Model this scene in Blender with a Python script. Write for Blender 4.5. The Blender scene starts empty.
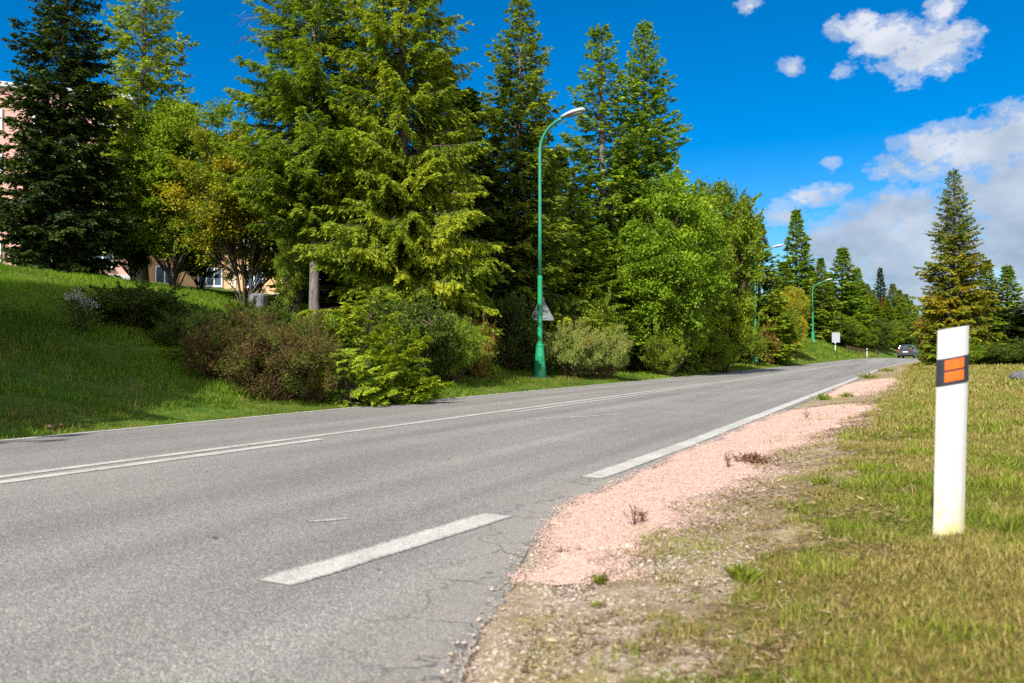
import bpy, math, random
import numpy as np
R_ = math.radians
sc = bpy.context.scene
col = sc.collection
random.seed(7)

# ------------------------------------------------------------------ frame of the place
CAM_H = 0.93
HEAD = R_(26.85)          # the camera looks this far to the left of the road's direction (+Y)
FPX = 796.0
CS, SN = math.cos(HEAD), math.sin(HEAD)

def at(px, d):
    """ground position seen under bearing px at distance d along the view"""
    xc = (px - 512) / FPX * d
    return xc * CS - d * SN, d * CS + xc * SN

def ztop(y, d):
    return CAM_H + (355 - y) / FPX * d

# ------------------------------------------------------------------ noise + terrain
def _hash(ix, iy, seed):
    n = (ix.astype(np.int64) * 374761393 + iy.astype(np.int64) * 668265263 + seed * 982451653) & 0x7fffffff
    n = ((n ^ (n >> 13)) * 1274126177) & 0x7fffffff
    return ((n ^ (n >> 16)) & 0xffff) / 65535.0

def vnoise(x, y, seed=0):
    x = np.asarray(x, float); y = np.asarray(y, float)
    ix, iy = np.floor(x), np.floor(y)
    fx, fy = x - ix, y - iy
    fx = fx * fx * (3 - 2 * fx); fy = fy * fy * (3 - 2 * fy)
    a = _hash(ix, iy, seed); b = _hash(ix + 1, iy, seed); c = _hash(ix, iy + 1, seed); d = _hash(ix + 1, iy + 1, seed)
    return (a * (1 - fx) + b * fx) * (1 - fy) + (c * (1 - fx) + d * fx) * fy

def fbm(x, y, seed=0, o=3):
    v = 0; a = .5; t = 0
    for i in range(o):
        v = v + a * vnoise(x * 2 ** i, y * 2 ** i, seed + i * 17); t += a; a *= .5
    return v / t

def sstep(a, b, x):
    t = np.clip((x - a) / (b - a), 0, 1)
    return t * t * (3 - 2 * t)

def curve(Y):
    Y = np.asarray(Y, float)
    return np.where(Y > 50, (np.minimum(Y, 190) - 50) ** 2 / 624.0, 0.0)

def zroad(Y):
    Y = np.asarray(Y, float)
    return np.interp(Y, [-50, 42, 55, 70, 85, 97, 104, 112, 130, 160, 220, 500],
                     [0, 0, .03, .12, .32, .52, .57, .53, .2, -.6, -2.0, -2.0])

EDGE_Y = [-8, 1.2, 1.96, 2.26, 2.55, 3.03, 3.46, 4.45, 5.17, 6.75, 9.8, 300]
EDGE_X = [-.75, -.98, -1.13, -1.28, -1.38, -1.50, -1.66, -1.90, -1.93, -1.96, -1.95, -1.95]
def edge(Y):
    Y = np.asarray(Y, float)
    return np.interp(Y, EDGE_Y, EDGE_X) + (vnoise(Y * 5, Y * 0, 3) - .5) * .05 + (vnoise(Y * 17, Y * 0, 4) - .5) * .03 + (vnoise(Y * 45, Y * 0, 5) - .5) * .025

LEFT = -9.0
def zt(X, Y):
    X = np.asarray(X, float); Y = np.asarray(Y, float)
    s = X - curve(Y)
    zr = zroad(Y)
    t = s - np.interp(Y, EDGE_Y, EDGE_X)
    right = np.interp(t, [-.4, -.1, .0, .35, .9, 1.5, 2.2, 5, 20, 60], [-.06, -.06, -.016, .0, .06, .14, .19, .27, .5, 1.2])
    right = right + np.where(t > .25, (fbm(X * .9, Y * .9, 11) - .5) * .07 * sstep(.25, 1.2, t), 0)
    u = LEFT - s
    near = np.interp(u, [-.3, 0, .4, 1.2, 2.2, 4.5, 9, 12.5, 15, 20, 28, 45, 90], [-.07, -.03, .05, .16, .42, 1.05, 2.3, 3.08, 3.42, 4.05, 4.85, 6.3, 8.0])
    far = np.interp(u, [-.3, 0, .4, 2.6, 4.0, 9, 14, 20, 28, 45, 90], [-.07, -.03, .06, .17, .45, 1.75, 3.0, 3.9, 4.85, 6.3, 8.0])
    far2 = np.interp(u, [-.3, 0, .7, 1.4, 5, 9, 16, 28, 45, 90], [-.07, -.03, .10, .30, 2.0, 2.9, 3.3, 3.8, 4.6, 6.0])
    k2 = sstep(66, 78, Y); far = far * (1 - k2) + far2 * k2
    k = sstep(14, 24, Y)
    left = near * (1 - k) + far * k
    left = left + (fbm(X * .6, Y * .6, 21) - .5) * .28 * sstep(1.0, 4.0, u)
    z = np.where(t > -.4, right, np.where(u > -.3, left, -.07))
    return z + zr

def zat(x, y):
    return float(zt(np.array([x]), np.array([y]))[0])

# ------------------------------------------------------------------ mesh + object helpers
def np_mesh(name, V, F, mats=(), attrs=None, smooth=False, midx=None):
    """F: (n,4) or (n,3) int array, or a list of such arrays"""
    me = bpy.data.meshes.new(name)
    Fs = F if isinstance(F, list) else [F]
    Fs = [np.asarray(f, dtype=np.int32) for f in Fs if len(f)]
    loops = np.concatenate([f.ravel() for f in Fs])
    sizes = np.concatenate([np.full(len(f), f.shape[1], dtype=np.int32) for f in Fs])
    starts = np.concatenate([[0], np.cumsum(sizes)[:-1]]).astype(np.int32)
    V = np.asarray(V, dtype=np.float32)
    me.vertices.add(len(V)); me.vertices.foreach_set('co', V.ravel())
    me.loops.add(len(loops)); me.loops.foreach_set('vertex_index', loops)
    me.polygons.add(len(sizes)); me.polygons.foreach_set('loop_start', starts)
    try: me.polygons.foreach_set('loop_total', sizes)
    except Exception: pass
    if midx is not None: me.polygons.foreach_set('material_index', np.asarray(midx, dtype=np.int32))
    me.polygons.foreach_set('use_smooth', np.full(len(sizes), bool(smooth)))
    for m in mats: me.materials.append(m)
    for k, (dom, arr) in (attrs or {}).items():
        a = me.attributes.new(k, 'FLOAT', dom)
        a.data.foreach_set('value', np.asarray(arr, dtype=np.float32))
    me.update(calc_edges=True); me.validate()
    return me

def link(name, me, parent=None, **props):
    o = bpy.data.objects.new(name, me); col.objects.link(o)
    if parent is not None: o.parent = parent
    for k, v in props.items(): o[k] = v
    return o

def thing(name, label, cat, loc=(0, 0, 0), rz=0, group=None):
    o = bpy.data.objects.new(name, None); col.objects.link(o)
    o.empty_display_size = .2
    o.location = loc; o.rotation_euler = (0, 0, rz)
    o['label'] = label; o['category'] = cat
    if group: o['group'] = group
    return o

def copy_tree(o, parent=None):
    c = o.copy(); col.objects.link(c)
    if parent is not None: c.parent = parent
    for ch in list(o.children): copy_tree(ch, c)
    return c

class MB:
    def __init__(s): s.v = []; s.f3 = []; s.f4 = []; s.n = 0; s.poly = []
    def add(s, V, F):
        V = np.asarray(V, float).reshape(-1, 3)
        for f in F:
            f = [i + s.n for i in f]
            (s.f4 if len(f) == 4 else s.f3 if len(f) == 3 else s.poly).append(f)
        s.v.append(V); s.n += len(V); return s
    def box(s, c, d, bev=0.0, rz=0):
        x, y, z = d[0] / 2, d[1] / 2, d[2] / 2
        b = min(bev, x * .9, y * .9, z * .9)
        if b <= 0:
            V = [(sx * x, sy * y, sz * z) for sz in (-1, 1) for sy in (-1, 1) for sx in (-1, 1)]
            F = [(0, 2, 3, 1), (4, 5, 7, 6), (0, 1, 5, 4), (2, 6, 7, 3), (0, 4, 6, 2), (1, 3, 7, 5)]
        else:
            V = []; F = []
            ring = lambda X, Y, Z: [(X - b, -Y, Z), (X, -Y + b, Z), (X, Y - b, Z), (X - b, Y, Z), (-X + b, Y, Z), (-X, Y - b, Z), (-X, -Y + b, Z), (-X + b, -Y, Z)]
            V += ring(x - b, y - b, -z); V += ring(x, y, -z + b); V += ring(x, y, z - b); V += ring(x - b, y - b, z)
            for k in range(3):
                for i in range(8):
                    j = (i + 1) % 8; F.append((k * 8 + i, k * 8 + j, k * 8 + 8 + j, k * 8 + 8 + i))
            F.append(tuple(range(7, -1, -1))); F.append(tuple(range(24, 32)))
        V = np.array(V)
        if rz:
            cc, ss = math.cos(rz), math.sin(rz)
            V = np.stack([V[:, 0] * cc - V[:, 1] * ss, V[:, 0] * ss + V[:, 1] * cc, V[:, 2]], 1)
        return s.add(V + np.array(c), F)
    def tube(s, pts, rad, n=8, cap=True):
        V, F = tube(pts, rad, n)
        s.add(V, [tuple(f) for f in F])
        if cap:
            m = len(V); s.poly.append([s.n - m + i for i in range(n - 1, -1, -1)]); s.poly.append([s.n - n + i for i in range(n)])
        return s
    def lathe(s, prof, n=24, c=(0, 0, 0)):
        pts = [(c[0], c[1], c[2] + z) for r, z in prof]
        return s.tube(pts, [r for r, z in prof], n)
    def mesh(s, name, mat, smooth=False):
        V = np.concatenate(s.v)
        me = bpy.data.meshes.new(name)
        me.from_pydata([tuple(v) for v in V], [], s.f3 + s.f4 + s.poly)
        me.update(); me.validate()
        if smooth: me.polygons.foreach_set('use_smooth', [True] * len(me.polygons))
        if mat: me.materials.append(mat)
        return me
    def build(s, name, mat, parent=None, smooth=False, auto=None, **props):
        me = s.mesh(name, mat, smooth)
        o = link(name, me, parent, **props)
        if auto: 
            me.polygons.foreach_set('use_smooth', [True] * len(me.polygons))
            me.set_sharp_from_angle(angle=R_(auto))
        return o

def tube(pts, rad, n=6):
    P = np.asarray(pts, float); m = len(P)
    rad = np.broadcast_to(np.asarray(rad, float), (m,))
    T = np.gradient(P, axis=0); T /= np.linalg.norm(T, axis=1, keepdims=True) + 1e-9
    ref = np.array([1.0, 0, 0]) if abs(T[0, 2]) > .8 else np.array([0, 0, 1.0])
    A = np.cross(T, ref); A /= np.linalg.norm(A, axis=1, keepdims=True) + 1e-9
    B = np.cross(T, A)
    a = np.linspace(0, 2 * np.pi, n, endpoint=False)
    V = P[:, None, :] + rad[:, None, None] * (A[:, None, :] * np.cos(a)[None, :, None] + B[:, None, :] * np.sin(a)[None, :, None])
    i = np.arange(m - 1)[:, None] * n; j = np.arange(n)[None, :]; j2 = (j + 1) % n
    F = np.stack([i + j, i + n + j, i + n + j2, i + j2], -1).reshape(-1, 4)
    # orientation outward
    return V.reshape(-1, 3), F[:, ::-1]

def unit(v): return v / (np.linalg.norm(v, axis=-1, keepdims=True) + 1e-9)

def leaves_geo(C, D, S, l, w, mid=.45, fold=0.0):
    """one rhombus per leaf. C base, D length axis, S width axis"""
    n = len(C); l = np.broadcast_to(l, (n,))[:, None]; w = np.broadcast_to(w, (n,))[:, None]
    N = unit(np.cross(D, S))
    M = C + D * l * mid + N * l * fold
    V = np.stack([C, M + S * w * .5, C + D * l, M - S * w * .5], 1).reshape(-1, 3)
    F = np.arange(4 * n, dtype=np.int32).reshape(n, 4)
    return V, F

# ------------------------------------------------------------------ material helpers
class NT:
    def __init__(s, name):
        s.m = bpy.data.materials.new(name); s.m.use_nodes = True
        s.t = s.m.node_tree; s.t.nodes.clear()
        s.out = s.n('ShaderNodeOutputMaterial')
    def n(s, t, **kw):
        nd = s.t.nodes.new(t)
        for k, v in kw.items(): setattr(nd, k, v)
        return nd
    def l(s, a, b): s.t.links.new(a, b)
    def inp(s, nd, k, v):
        if hasattr(v, 'is_linked') or isinstance(v, bpy.types.NodeSocket): s.l(v, nd.inputs[k])
        else: nd.inputs[k].default_value = v
    def coord(s): return s.n('ShaderNodeTexCoord').outputs['Object']
    def noise(s, scale, detail=3, rough=.55, vec=None, out='Fac', dist=0):
        nd = s.n('ShaderNodeTexNoise'); nd.inputs['Scale'].default_value = scale; nd.inputs['Detail'].default_value = detail
        nd.inputs['Roughness'].default_value = rough; nd.inputs['Distortion'].default_value = dist
        s.l(vec if vec is not None else s.coord(), nd.inputs['Vector']); return nd.outputs[out]
    def voro(s, scale, vec=None, out='Distance', feature='F1', rnd=1):
        nd = s.n('ShaderNodeTexVoronoi'); nd.feature = feature; nd.inputs['Scale'].default_value = scale
        nd.inputs['Randomness'].default_value = rnd
        s.l(vec if vec is not None else s.coord(), nd.inputs['Vector']); return nd.outputs[out]
    def ramp(s, fac, stops, interp='LINEAR'):
        nd = s.n('ShaderNodeValToRGB'); cr = nd.color_ramp; cr.interpolation = interp
        while len(cr.elements) < len(stops): cr.elements.new(.5)
        for e, (p, c) in zip(cr.elements, stops):
            e.position = p; e.color = (c, c, c, 1) if isinstance(c, (int, float)) else (*c, 1)
        s.l(fac, nd.inputs[0]); return nd.outputs['Color']
    def mix(s, fac, a, b, mode='MIX'):
        nd = s.n('ShaderNodeMix'); nd.data_type = 'RGBA'; nd.blend_type = mode
        for k, v in ((0, fac), (6, a), (7, b)):
            if isinstance(v, bpy.types.NodeSocket): s.l(v, nd.inputs[k])
            elif k == 0: nd.inputs[0].default_value = v
            else: nd.inputs[k].default_value = (*v, 1) if len(v) == 3 else v
        return nd.outputs[2]
    def math(s, op, a, b=0.0, c=None, clamp=False):
        nd = s.n('ShaderNodeMath', operation=op); nd.use_clamp = clamp
        for k, v in enumerate((a, b) if c is None else (a, b, c)):
            if isinstance(v, bpy.types.NodeSocket): s.l(v, nd.inputs[k])
            else: nd.inputs[k].default_value = v
        return nd.outputs[0]
    def attr(s, name, out='Fac'):
        nd = s.n('ShaderNodeAttribute'); nd.attribute_name = name; return nd.outputs[out]
    def bump(s, h, strength=.5, dist=.01, normal=None):
        nd = s.n('ShaderNodeBump'); nd.inputs['Strength'].default_value = strength; nd.inputs['Distance'].default_value = dist
        s.l(h, nd.inputs['Height'])
        if normal is not None: s.l(normal, nd.inputs['Normal'])
        return nd.outputs['Normal']
    def bsdf(s, color, rough=.8, spec=.3, metal=0, normal=None, **kw):
        nd = s.n('ShaderNodeBsdfPrincipled')
        s.inp(nd, 'Base Color', (*color, 1) if isinstance(color, tuple) else color)
        s.inp(nd, 'Roughness', rough); s.inp(nd, 'Specular IOR Level', spec); s.inp(nd, 'Metallic', metal)
        if normal is not None: s.l(normal, nd.inputs['Normal'])
        for k, v in kw.items(): s.inp(nd, k.replace('_', ' '), v)
        return nd.outputs[0]
    def done(s, sh): s.l(sh, s.out.inputs['Surface']); return s.m

def simple(name, color, rough=.6, spec=.4, metal=0, var=.12, scale=6, bump=0, **kw):
    t = NT(name)
    n = t.noise(scale, 4)
    c0 = tuple(max(0, c * (1 - var)) for c in color); c1 = tuple(min(1, c * (1 + var)) for c in color)
    c = t.ramp(n, [(.3, c0), (.7, c1)])
    nm = t.bump(t.noise(scale * 8, 3), bump, .01) if bump else None
    return t.done(t.bsdf(c, rough, spec, metal, nm, **kw))

def leaf_mat(name, c0, c1, c2, transl=.35, accent=None, acc_amt=.0, hue=.02):
    """c0..c1..c2 along the per-leaf tint, an accent tone on some clumps"""
    t = NT(name)
    c = t.ramp(t.attr('tint'), [(0, c0), (.55, c1), (1, c2)])
    if accent:
        c = t.mix(t.math('MULTIPLY', t.ramp(t.attr('dry'), [(max(0.0, 1 - acc_amt - .15), 0), (min(1, 1 - acc_amt + .15), 1)]), .9), c, accent)
    oi = t.n('ShaderNodeObjectInfo')
    hs = t.n('ShaderNodeHueSaturation')
    t.l(t.math('ADD', t.math('MULTIPLY', t.math('SUBTRACT', oi.outputs['Random'], .5), hue), .5), hs.inputs['Hue'])
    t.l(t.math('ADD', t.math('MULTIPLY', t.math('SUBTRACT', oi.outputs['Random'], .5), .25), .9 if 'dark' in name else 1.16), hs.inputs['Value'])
    t.l(c, hs.inputs['Color'])
    c = hs.outputs['Color']
    d = t.bsdf(c, .55, .25)
    tr = t.n('ShaderNodeBsdfTranslucent')
    warm = t.mix(1.0, c, (1.12, 1.2, .5), 'MULTIPLY')
    t.l(warm, tr.inputs['Color'])
    ms = t.n('ShaderNodeMixShader'); ms.inputs[0].default_value = transl
    t.l(d, ms.inputs[1]); t.l(tr.outputs[0], ms.inputs[2])
    return t.done(ms.outputs[0])

def bark_mat(name, a, b):
    t = NT(name)
    mp = t.n('ShaderNodeMapping'); t.l(t.coord(), mp.inputs['Vector']); mp.inputs['Scale'].default_value = (1, 1, .22)
    n = t.noise(14, 5, .65, mp.outputs[0])
    return t.done(t.bsdf(t.ramp(n, [(.3, a), (.7, b)]), .9, .15, normal=t.bump(n, .8, .03)))

M = {}
M['bark'] = bark_mat('spruce_bark', (.035, .026, .02), (.12, .09, .07))
M['bark_grey'] = bark_mat('grey_bark', (.06, .05, .045), (.19, .165, .15))
M['bark_brown'] = bark_mat('brown_bark', (.05, .03, .02), (.14, .085, .055))
M['dead_twig'] = bark_mat('dead_twig_bark', (.10, .06, .06), (.22, .15, .14))
# foliage: tuned leaf colours; the dark sets have shade put in
M['spruce'] = leaf_mat('spruce_needles', (.038, .078, .010), (.130, .195, .013), (.265, .315, .020), .38)
M['spruce_fresh'] = leaf_mat('fresh_spruce_needles', (.048, .095, .010), (.172, .245, .013), (.335, .375, .022), .42)
M['spruce_shaded'] = leaf_mat('dark_spruce_needles', (.014, .032, .01), (.034, .062, .012), (.075, .10, .014), .28)  # needles darkened in colour so these spruces look shaded
M['spruce_olive'] = leaf_mat('olive_spruce_needles', (.045, .082, .010), (.120, .185, .014), (.245, .30, .02), .38)
M['spruce_orange'] = leaf_mat('orange_tinged_needles', (.045, .075, .010), (.13, .16, .012), (.25, .28, .014), .36, accent=(.34, .26, .012), acc_amt=.20)
M['broad_dark'] = leaf_mat('dark_broad_leaves', (.03, .055, .008), (.07, .115, .010), (.15, .19, .014), .45, accent=(.26, .20, .015), acc_amt=.14)  # shaded twin of the lit broad leaves, darkness put into the colour
M['broad_yellow'] = leaf_mat('yellowing_broad_leaves', (.07, .10, .010), (.19, .21, .010), (.36, .33, .014), .46, accent=(.45, .36, .015), acc_amt=.22)
M['broad_lit'] = leaf_mat('olive_broad_leaves', (.065, .110, .006), (.160, .230, .010), (.29, .345, .014), .46)
M['bush_green'] = leaf_mat('bush_leaves', (.06, .10, .008), (.15, .21, .012), (.27, .30, .016), .42)
M['bush_pale'] = leaf_mat('pale_bush_leaves', (.11, .14, .03), (.21, .245, .05), (.34, .36, .09), .40, accent=(.34, .18, .06), acc_amt=.1)
M['bush_dark'] = leaf_mat('shaded_bush_leaves', (.03, .052, .008), (.07, .11, .012), (.15, .19, .02), .40)  # copy of the bush leaves with shade put into the colour
M['bush_brown'] = leaf_mat('reddish_brown_leaves', (.045, .030, .012), (.105, .064, .018), (.18, .125, .022), .38, accent=(.085, .125, .012), acc_amt=.48)
M['bush_yellow'] = leaf_mat('yellow_autumn_leaves', (.16, .15, .012), (.34, .28, .015), (.50, .38, .02), .42, accent=(.14, .18, .015), acc_amt=.3)
M['bush_rust'] = leaf_mat('rust_autumn_leaves', (.12, .065, .018), (.22, .11, .024), (.32, .20, .03), .40, accent=(.14, .16, .015), acc_amt=.35)

# ------------------------------------------------------------------ vegetation generators
def gather(parts):
    Vs, Fs, n = [], [], 0
    for V, F in parts:
        Vs.append(V); Fs.append(F + n); n += len(V)
    return np.concatenate(Vs), np.concatenate(Fs)

def spruce(seed, H, R, c0=.06, nb=240, tw=12, ls=1.0, step=.075, droop=.5, gap=.0, power=.9, trunk_r=None, pend=.28, wid=1.0):
    rng = np.random.default_rng(seed)
    wob = np.cumsum(rng.normal(0, .018 * H / 12, (14, 2)), 0)
    tz = np.linspace(0, 1, 14)
    tp = np.column_stack([wob * tz[:, None], tz * H])
    r0 = trunk_r or .0105 * H
    tr = r0 * (1 - tz) ** .8 + .012; tr[0] *= 1.35
    wood = [tube(tp, tr, 9)]
    TB, TD, TL, TT, TQ = [], [], [], [], []
    gapn = rng.uniform(0, 1, 400)
    for i in range(nb):
        u = (i + rng.uniform(-.5, .5)) / nb; u = min(max(u, 0), .985)
        u = u ** 1.12
        t = c0 + (1 - c0) * u
        az = i * 2.39996 + rng.normal(0, .35)
        # gaps: whole sectors go thin
        if gap and vnoise(np.array([math.cos(az) * 1.6 + 5]), np.array([t * 9 + seed + math.sin(az) * 1.6]), seed)[0] < gap: continue
        prof = (1 - u) ** power * min(1, .6 + u / .15 * .4) * (1 - .6 * u ** 7)
        L = R * prof * rng.uniform(.68, 1.12) * (1 + .16 * math.sin(t * 40 + seed)) + .10 + .015 * H * (1 - u) * 0.3
        el = -.22 + 1.0 * t ** 1.6 + rng.normal(0, .09)
        s = np.linspace(0, 1, 9)
        r = L * s
        zo = r * math.tan(el) - droop * L * s ** 1.6 * (1 - t) * .42 + .16 * L * s ** 4 * (1 - t * .5)
        bend = rng.normal(0, .08) * L * s ** 2
        base = np.array([np.interp(t, tz, tp[:, 0]), np.interp(t, tz, tp[:, 1]), t * H])
        dh = np.array([math.cos(az), math.sin(az), 0]); dp = np.array([-dh[1], dh[0], 0])
        P = base + dh * r[:, None] + dp * bend[:, None] + np.array([0, 0, 1.0]) * zo[:, None]
        wood.append(tube(P[:8:2] if L < .8 else P[:8], np.linspace(.010 * L + .008, .004, 4 if L < .8 else 8), 4))
        n = max(5, int(L * tw))
        ss = rng.uniform(.10, 1, n) ** .75
        k = np.clip((ss * 8).astype(int), 0, 7); fr = (ss * 8 - k)[:, None]
        pb = P[k] * (1 - fr) + P[k + 1] * fr
        tg = unit(P[k + 1] - P[k])
        sd = np.where(rng.random(n) < .5, 1., -1.)[:, None] * dp
        d = unit(tg * rng.uniform(.45, .95, (n, 1)) + sd * rng.uniform(.45, 1.0, (n, 1)) + np.array([0, 0, 1.]) * rng.normal(-pend * (1 - t) - .05, .22, (n, 1)))
        ln = np.clip(L * .34 * (1.12 - ss) * rng.uniform(.6, 1.25, n), .10, .85)
        TB.append(pb); TD.append(d); TL.append(ln); TT.append(np.clip(rng.normal(.38, .17) + rng.normal(0, .1, n) + ss * .18, 0, 1)); TQ.append(np.full(n, rng.random()))
        TB.append(P[-2:-1]); TD.append(unit(P[-1:] - P[-3:-2])); TL.append(np.array([max(.12, L * .18)])); TT.append(np.array([.6])); TQ.append(np.array([rng.random()]))
    # leader
    TB.append(tp[-3:]); TD.append(np.tile([[0, 0, 1.]], (3, 1))); TL.append(np.array([.5, .4, .3])); TT.append(np.full(3, .5)); TQ.append(np.full(3, .5))
    TB, TD, TL, TT, TQ = map(np.concatenate, (TB, TD, TL, TT, TQ))
    rep = np.maximum(2, np.ceil(TL / (step * ls)).astype(int)) * 2
    idx = np.repeat(np.arange(len(TB)), rep)
    m = len(idx); q = rng.random(m) ** .85
    dirs = TD[idx]; ln = TL[idx]
    side = unit(np.cross(dirs, np.array([0, 0, 1.])) + rng.normal(0, .25, (m, 3)))
    sg = np.where(rng.random(m) < .5, 1., -1.)[:, None]
    C = TB[idx] + dirs * (ln * q)[:, None]; C[:, 2] -= .38 * ln * q ** 2
    D = unit(dirs * .75 + side * sg * rng.uniform(.2, .9, (m, 1)) + np.array([0, 0, 1.]) * rng.normal(-.30, .28, (m, 1)))
    S = unit(np.cross(D, np.array([0, 0, 1.]) + rng.normal(0, .55, (m, 3))))
    l = ls * rng.uniform(.10, .20, m) * (1.05 - .36 * np.clip(C[:, 2] / H, 0, 1)); w = l * rng.uniform(.30, .52, m) * wid
    V, F = leaves_geo(C, D, S, l, w)
    tint = np.clip(TT[idx] + q * .22 + rng.normal(0, .09, m) - .06, 0, 1)
    hz = np.clip(1 - np.abs(C[:, 2] / H - .38) * 1.6, 0, 1)
    dry = np.clip(TQ[idx] * .55 + hz * .5 + rng.normal(0, .08, m), 0, 1)
    wv, wf = gather(wood)
    return (np_mesh('trunk', wv, wf, [M['bark']], smooth=True),
            np_mesh('crown', V, F, [M['spruce']], {'tint': ('FACE', tint), 'dry': ('FACE', dry)}), H, R)

def broadleaf(seed, H, R, z0=.25, ncl=150, npc=160, leaf=.08, stems=1, spread=.25, clump=.38, trunk_r=.09, lob=.35, flat=.8, twigs=True, base_w=1.0, long_leaf=.55, shoots=90, shoot_l=1.6):
    rng = np.random.default_rng(seed)
    # clump centres in a lumpy ellipsoid
    C = []
    lobes = unit(rng.normal(0, 1, (9, 3)))
    la = rng.uniform(-lob, lob, 9)
    zc = (z0 + 1) / 2 * H; hz = (1 - z0) / 2 * H
    while len(C) < ncl:
        v = unit(rng.normal(0, 1, 3)); rr = rng.random() ** .42
        k = 1 + float((np.clip(lobes @ v, 0, 1) ** 3 * la).sum())
        p = v * rr * k * .9
        wz = 1 + (base_w - 1) * max(0, -p[2])
        x, y, z = p[0] * R * wz, p[1] * R * wz, zc + p[2] * hz
        if z < .12 * clump: z = abs(z) + .1
        C.append((x, y, z))
    C = np.array(C)
    wood = []
    st = []
    for k in range(stems):
        a = k * 2 * np.pi / stems + rng.normal(0, .4); o = spread * R * (.15 if stems > 1 else 0)
        b = np.array([math.cos(a) * o, math.sin(a) * o, -.15])
        tip = np.array([math.cos(a) * R * spread * (1.2 if stems > 1 else .3), math.sin(a) * R * spread * (1.2 if stems > 1 else .3), H * .8])
        q = np.linspace(0, 1, 9)[:, None]
        P = b * (1 - q) + tip * q; P[:, :2] += np.cumsum(rng.normal(0, .03 * R, (9, 2)), 0) * q
        rad = trunk_r / math.sqrt(stems) * (1 - q[:, 0] * .85); rad[0] *= 1.3
        wood.append(tube(P, rad, 8)); st.append(P)
    if twigs:
        for c in C:
            P = min(st, key=lambda p: np.min(np.linalg.norm(p[:, :2] - c[None, :2], axis=1)))
            zz = max(.08, c[2] - .35 * np.linalg.norm(c[:2]) - .15 * H)
            j = int(np.argmin(np.abs(P[:, 2] - zz))); b = P[j]
            q = np.linspace(0, 1, 6)[:, None]
            mid = (b + c) / 2 + np.array([0, 0, -.08 * np.linalg.norm(c - b)]) + rng.normal(0, .05 * R, 3)
            Q = b * (1 - q) ** 2 + mid * 2 * q * (1 - q) + c * q ** 2
            wood.append(tube(Q, np.linspace(.012 + .012 * np.linalg.norm(c - b) * trunk_r / .09, .005, 6), 4))
    # free shoots that stand out of the crown
    SP = []
    for k in range(shoots):
        c = C[rng.integers(0, ncl)]; out = unit(np.array([c[0] / R, c[1] / R, (c[2] - zc) / hz * .8 + .45]) + rng.normal(0, .28, 3))
        Lk = rng.uniform(.5, 1.0) * shoot_l * clump
        q = np.linspace(0, 1, 5)[:, None]; bow = rng.normal(0, .12, 3) * Lk
        Q = c + out * Lk * q * 1.9 + bow * q ** 2 - np.array([0, 0, .14 * Lk]) * q ** 2
        wood.append(tube(Q, np.linspace(.010, .003, 5) * (clump / .4), 3))
        u_ = rng.random(int(npc * .30)) ** .8
        SP.append(Q[0] + (Q[-1] - Q[0]) * u_[:, None] + rng.normal(0, .10 * clump, (len(u_), 3)) * (1.3 - u_[:, None]))
    n = ncl * npc
    idx = np.repeat(np.arange(ncl), npc)
    sig = clump * rng.uniform(.6, 1.25, ncl)
    off = rng.normal(0, 1, (n, 3)); off = unit(off) * (np.abs(rng.normal(.75, .35, n)) * sig[idx])[:, None]
    off[:, 2] *= flat
    P = C[idx] + off
    P[:, 2] = np.maximum(P[:, 2], rng.uniform(.0, .12, n))
    D = unit(off * .8 / (clump) + rng.normal(0, .6, (n, 3)) + np.array([0, 0, -.35]))
    up = unit(np.array([0, 0, 1.]) + off / clump * .5 + rng.normal(0, .5, (n, 3)))
    S = unit(np.cross(D, up))
    if SP:
        E = np.concatenate(SP); ne = len(E); E[:, 2] = np.maximum(E[:, 2], .03)
        P = np.concatenate([P, E]); n += ne
        De = unit(rng.normal(0, 1, (ne, 3)) + np.array([0, 0, .2])); D = np.concatenate([D, De])
        S = np.concatenate([S, unit(np.cross(De, rng.normal(0, .7, (ne, 3)) + np.array([0, 0, 1.])))])
        idx = np.concatenate([idx, rng.integers(0, ncl, ne)])
    l = leaf * rng.uniform(.7, 1.3, n)
    V, F = leaves_geo(P, D, S, l, l * rng.uniform(long_leaf * .8, long_leaf * 1.2, n), .45, .06)
    ct = rng.normal(.42, .16, ncl); cd = rng.random(ncl)
    tint = np.clip(ct[idx] + rng.normal(0, .14, n), 0, 1)
    dry = np.clip(cd[idx] * .75 + rng.random(n) * .25, 0, 1)
    wv, wf = gather(wood)
    return (np_mesh('trunk', wv, wf, [M['bark_brown']], smooth=True),
            np_mesh('crown', V, F, [M['broad_lit']], {'tint': ('FACE', tint), 'dry': ('FACE', dry)}), H, R)

def plant(proto, name, label, cat, px, d, ytop, wpx, leafm, barkm=None, group=None, rz=None, tilt=(0, 0), sink=.05, crown_name='crown', trunk_name='trunk', pos=None, hz=None):
    trunk, crown, H0, R0 = proto
    x, y = pos if pos else at(px, d)
    z = zat(x, y) - sink
    h = hz if hz else ztop(ytop, d) - z
    rr = wpx / 2 / FPX * d if not pos else wpx / 2
    if name == 'spruce_tree': rr *= 1.2
    o = thing(name, label, cat, (x, y, z), random.uniform(0, 6.28) if rz is None else rz, group)
    o.rotation_euler = (tilt[0], tilt[1], o.rotation_euler[2])
    o.scale = (rr / R0, rr / R0, h / H0)
    for nm, me, mt in ((trunk_name, trunk, barkm), (crown_name, crown, leafm)):
        c = link(nm, me, o)
        if mt:
            c.material_slots[0].link = 'OBJECT'; c.material_slots[0].material = M[mt]
    return o

# ================================================================== SETTING
def axis(*segs):
    out = []
    for a, b, st in segs: out.append(np.arange(a, b, st))
    return np.unique(np.round(np.concatenate(out), 4))

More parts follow.
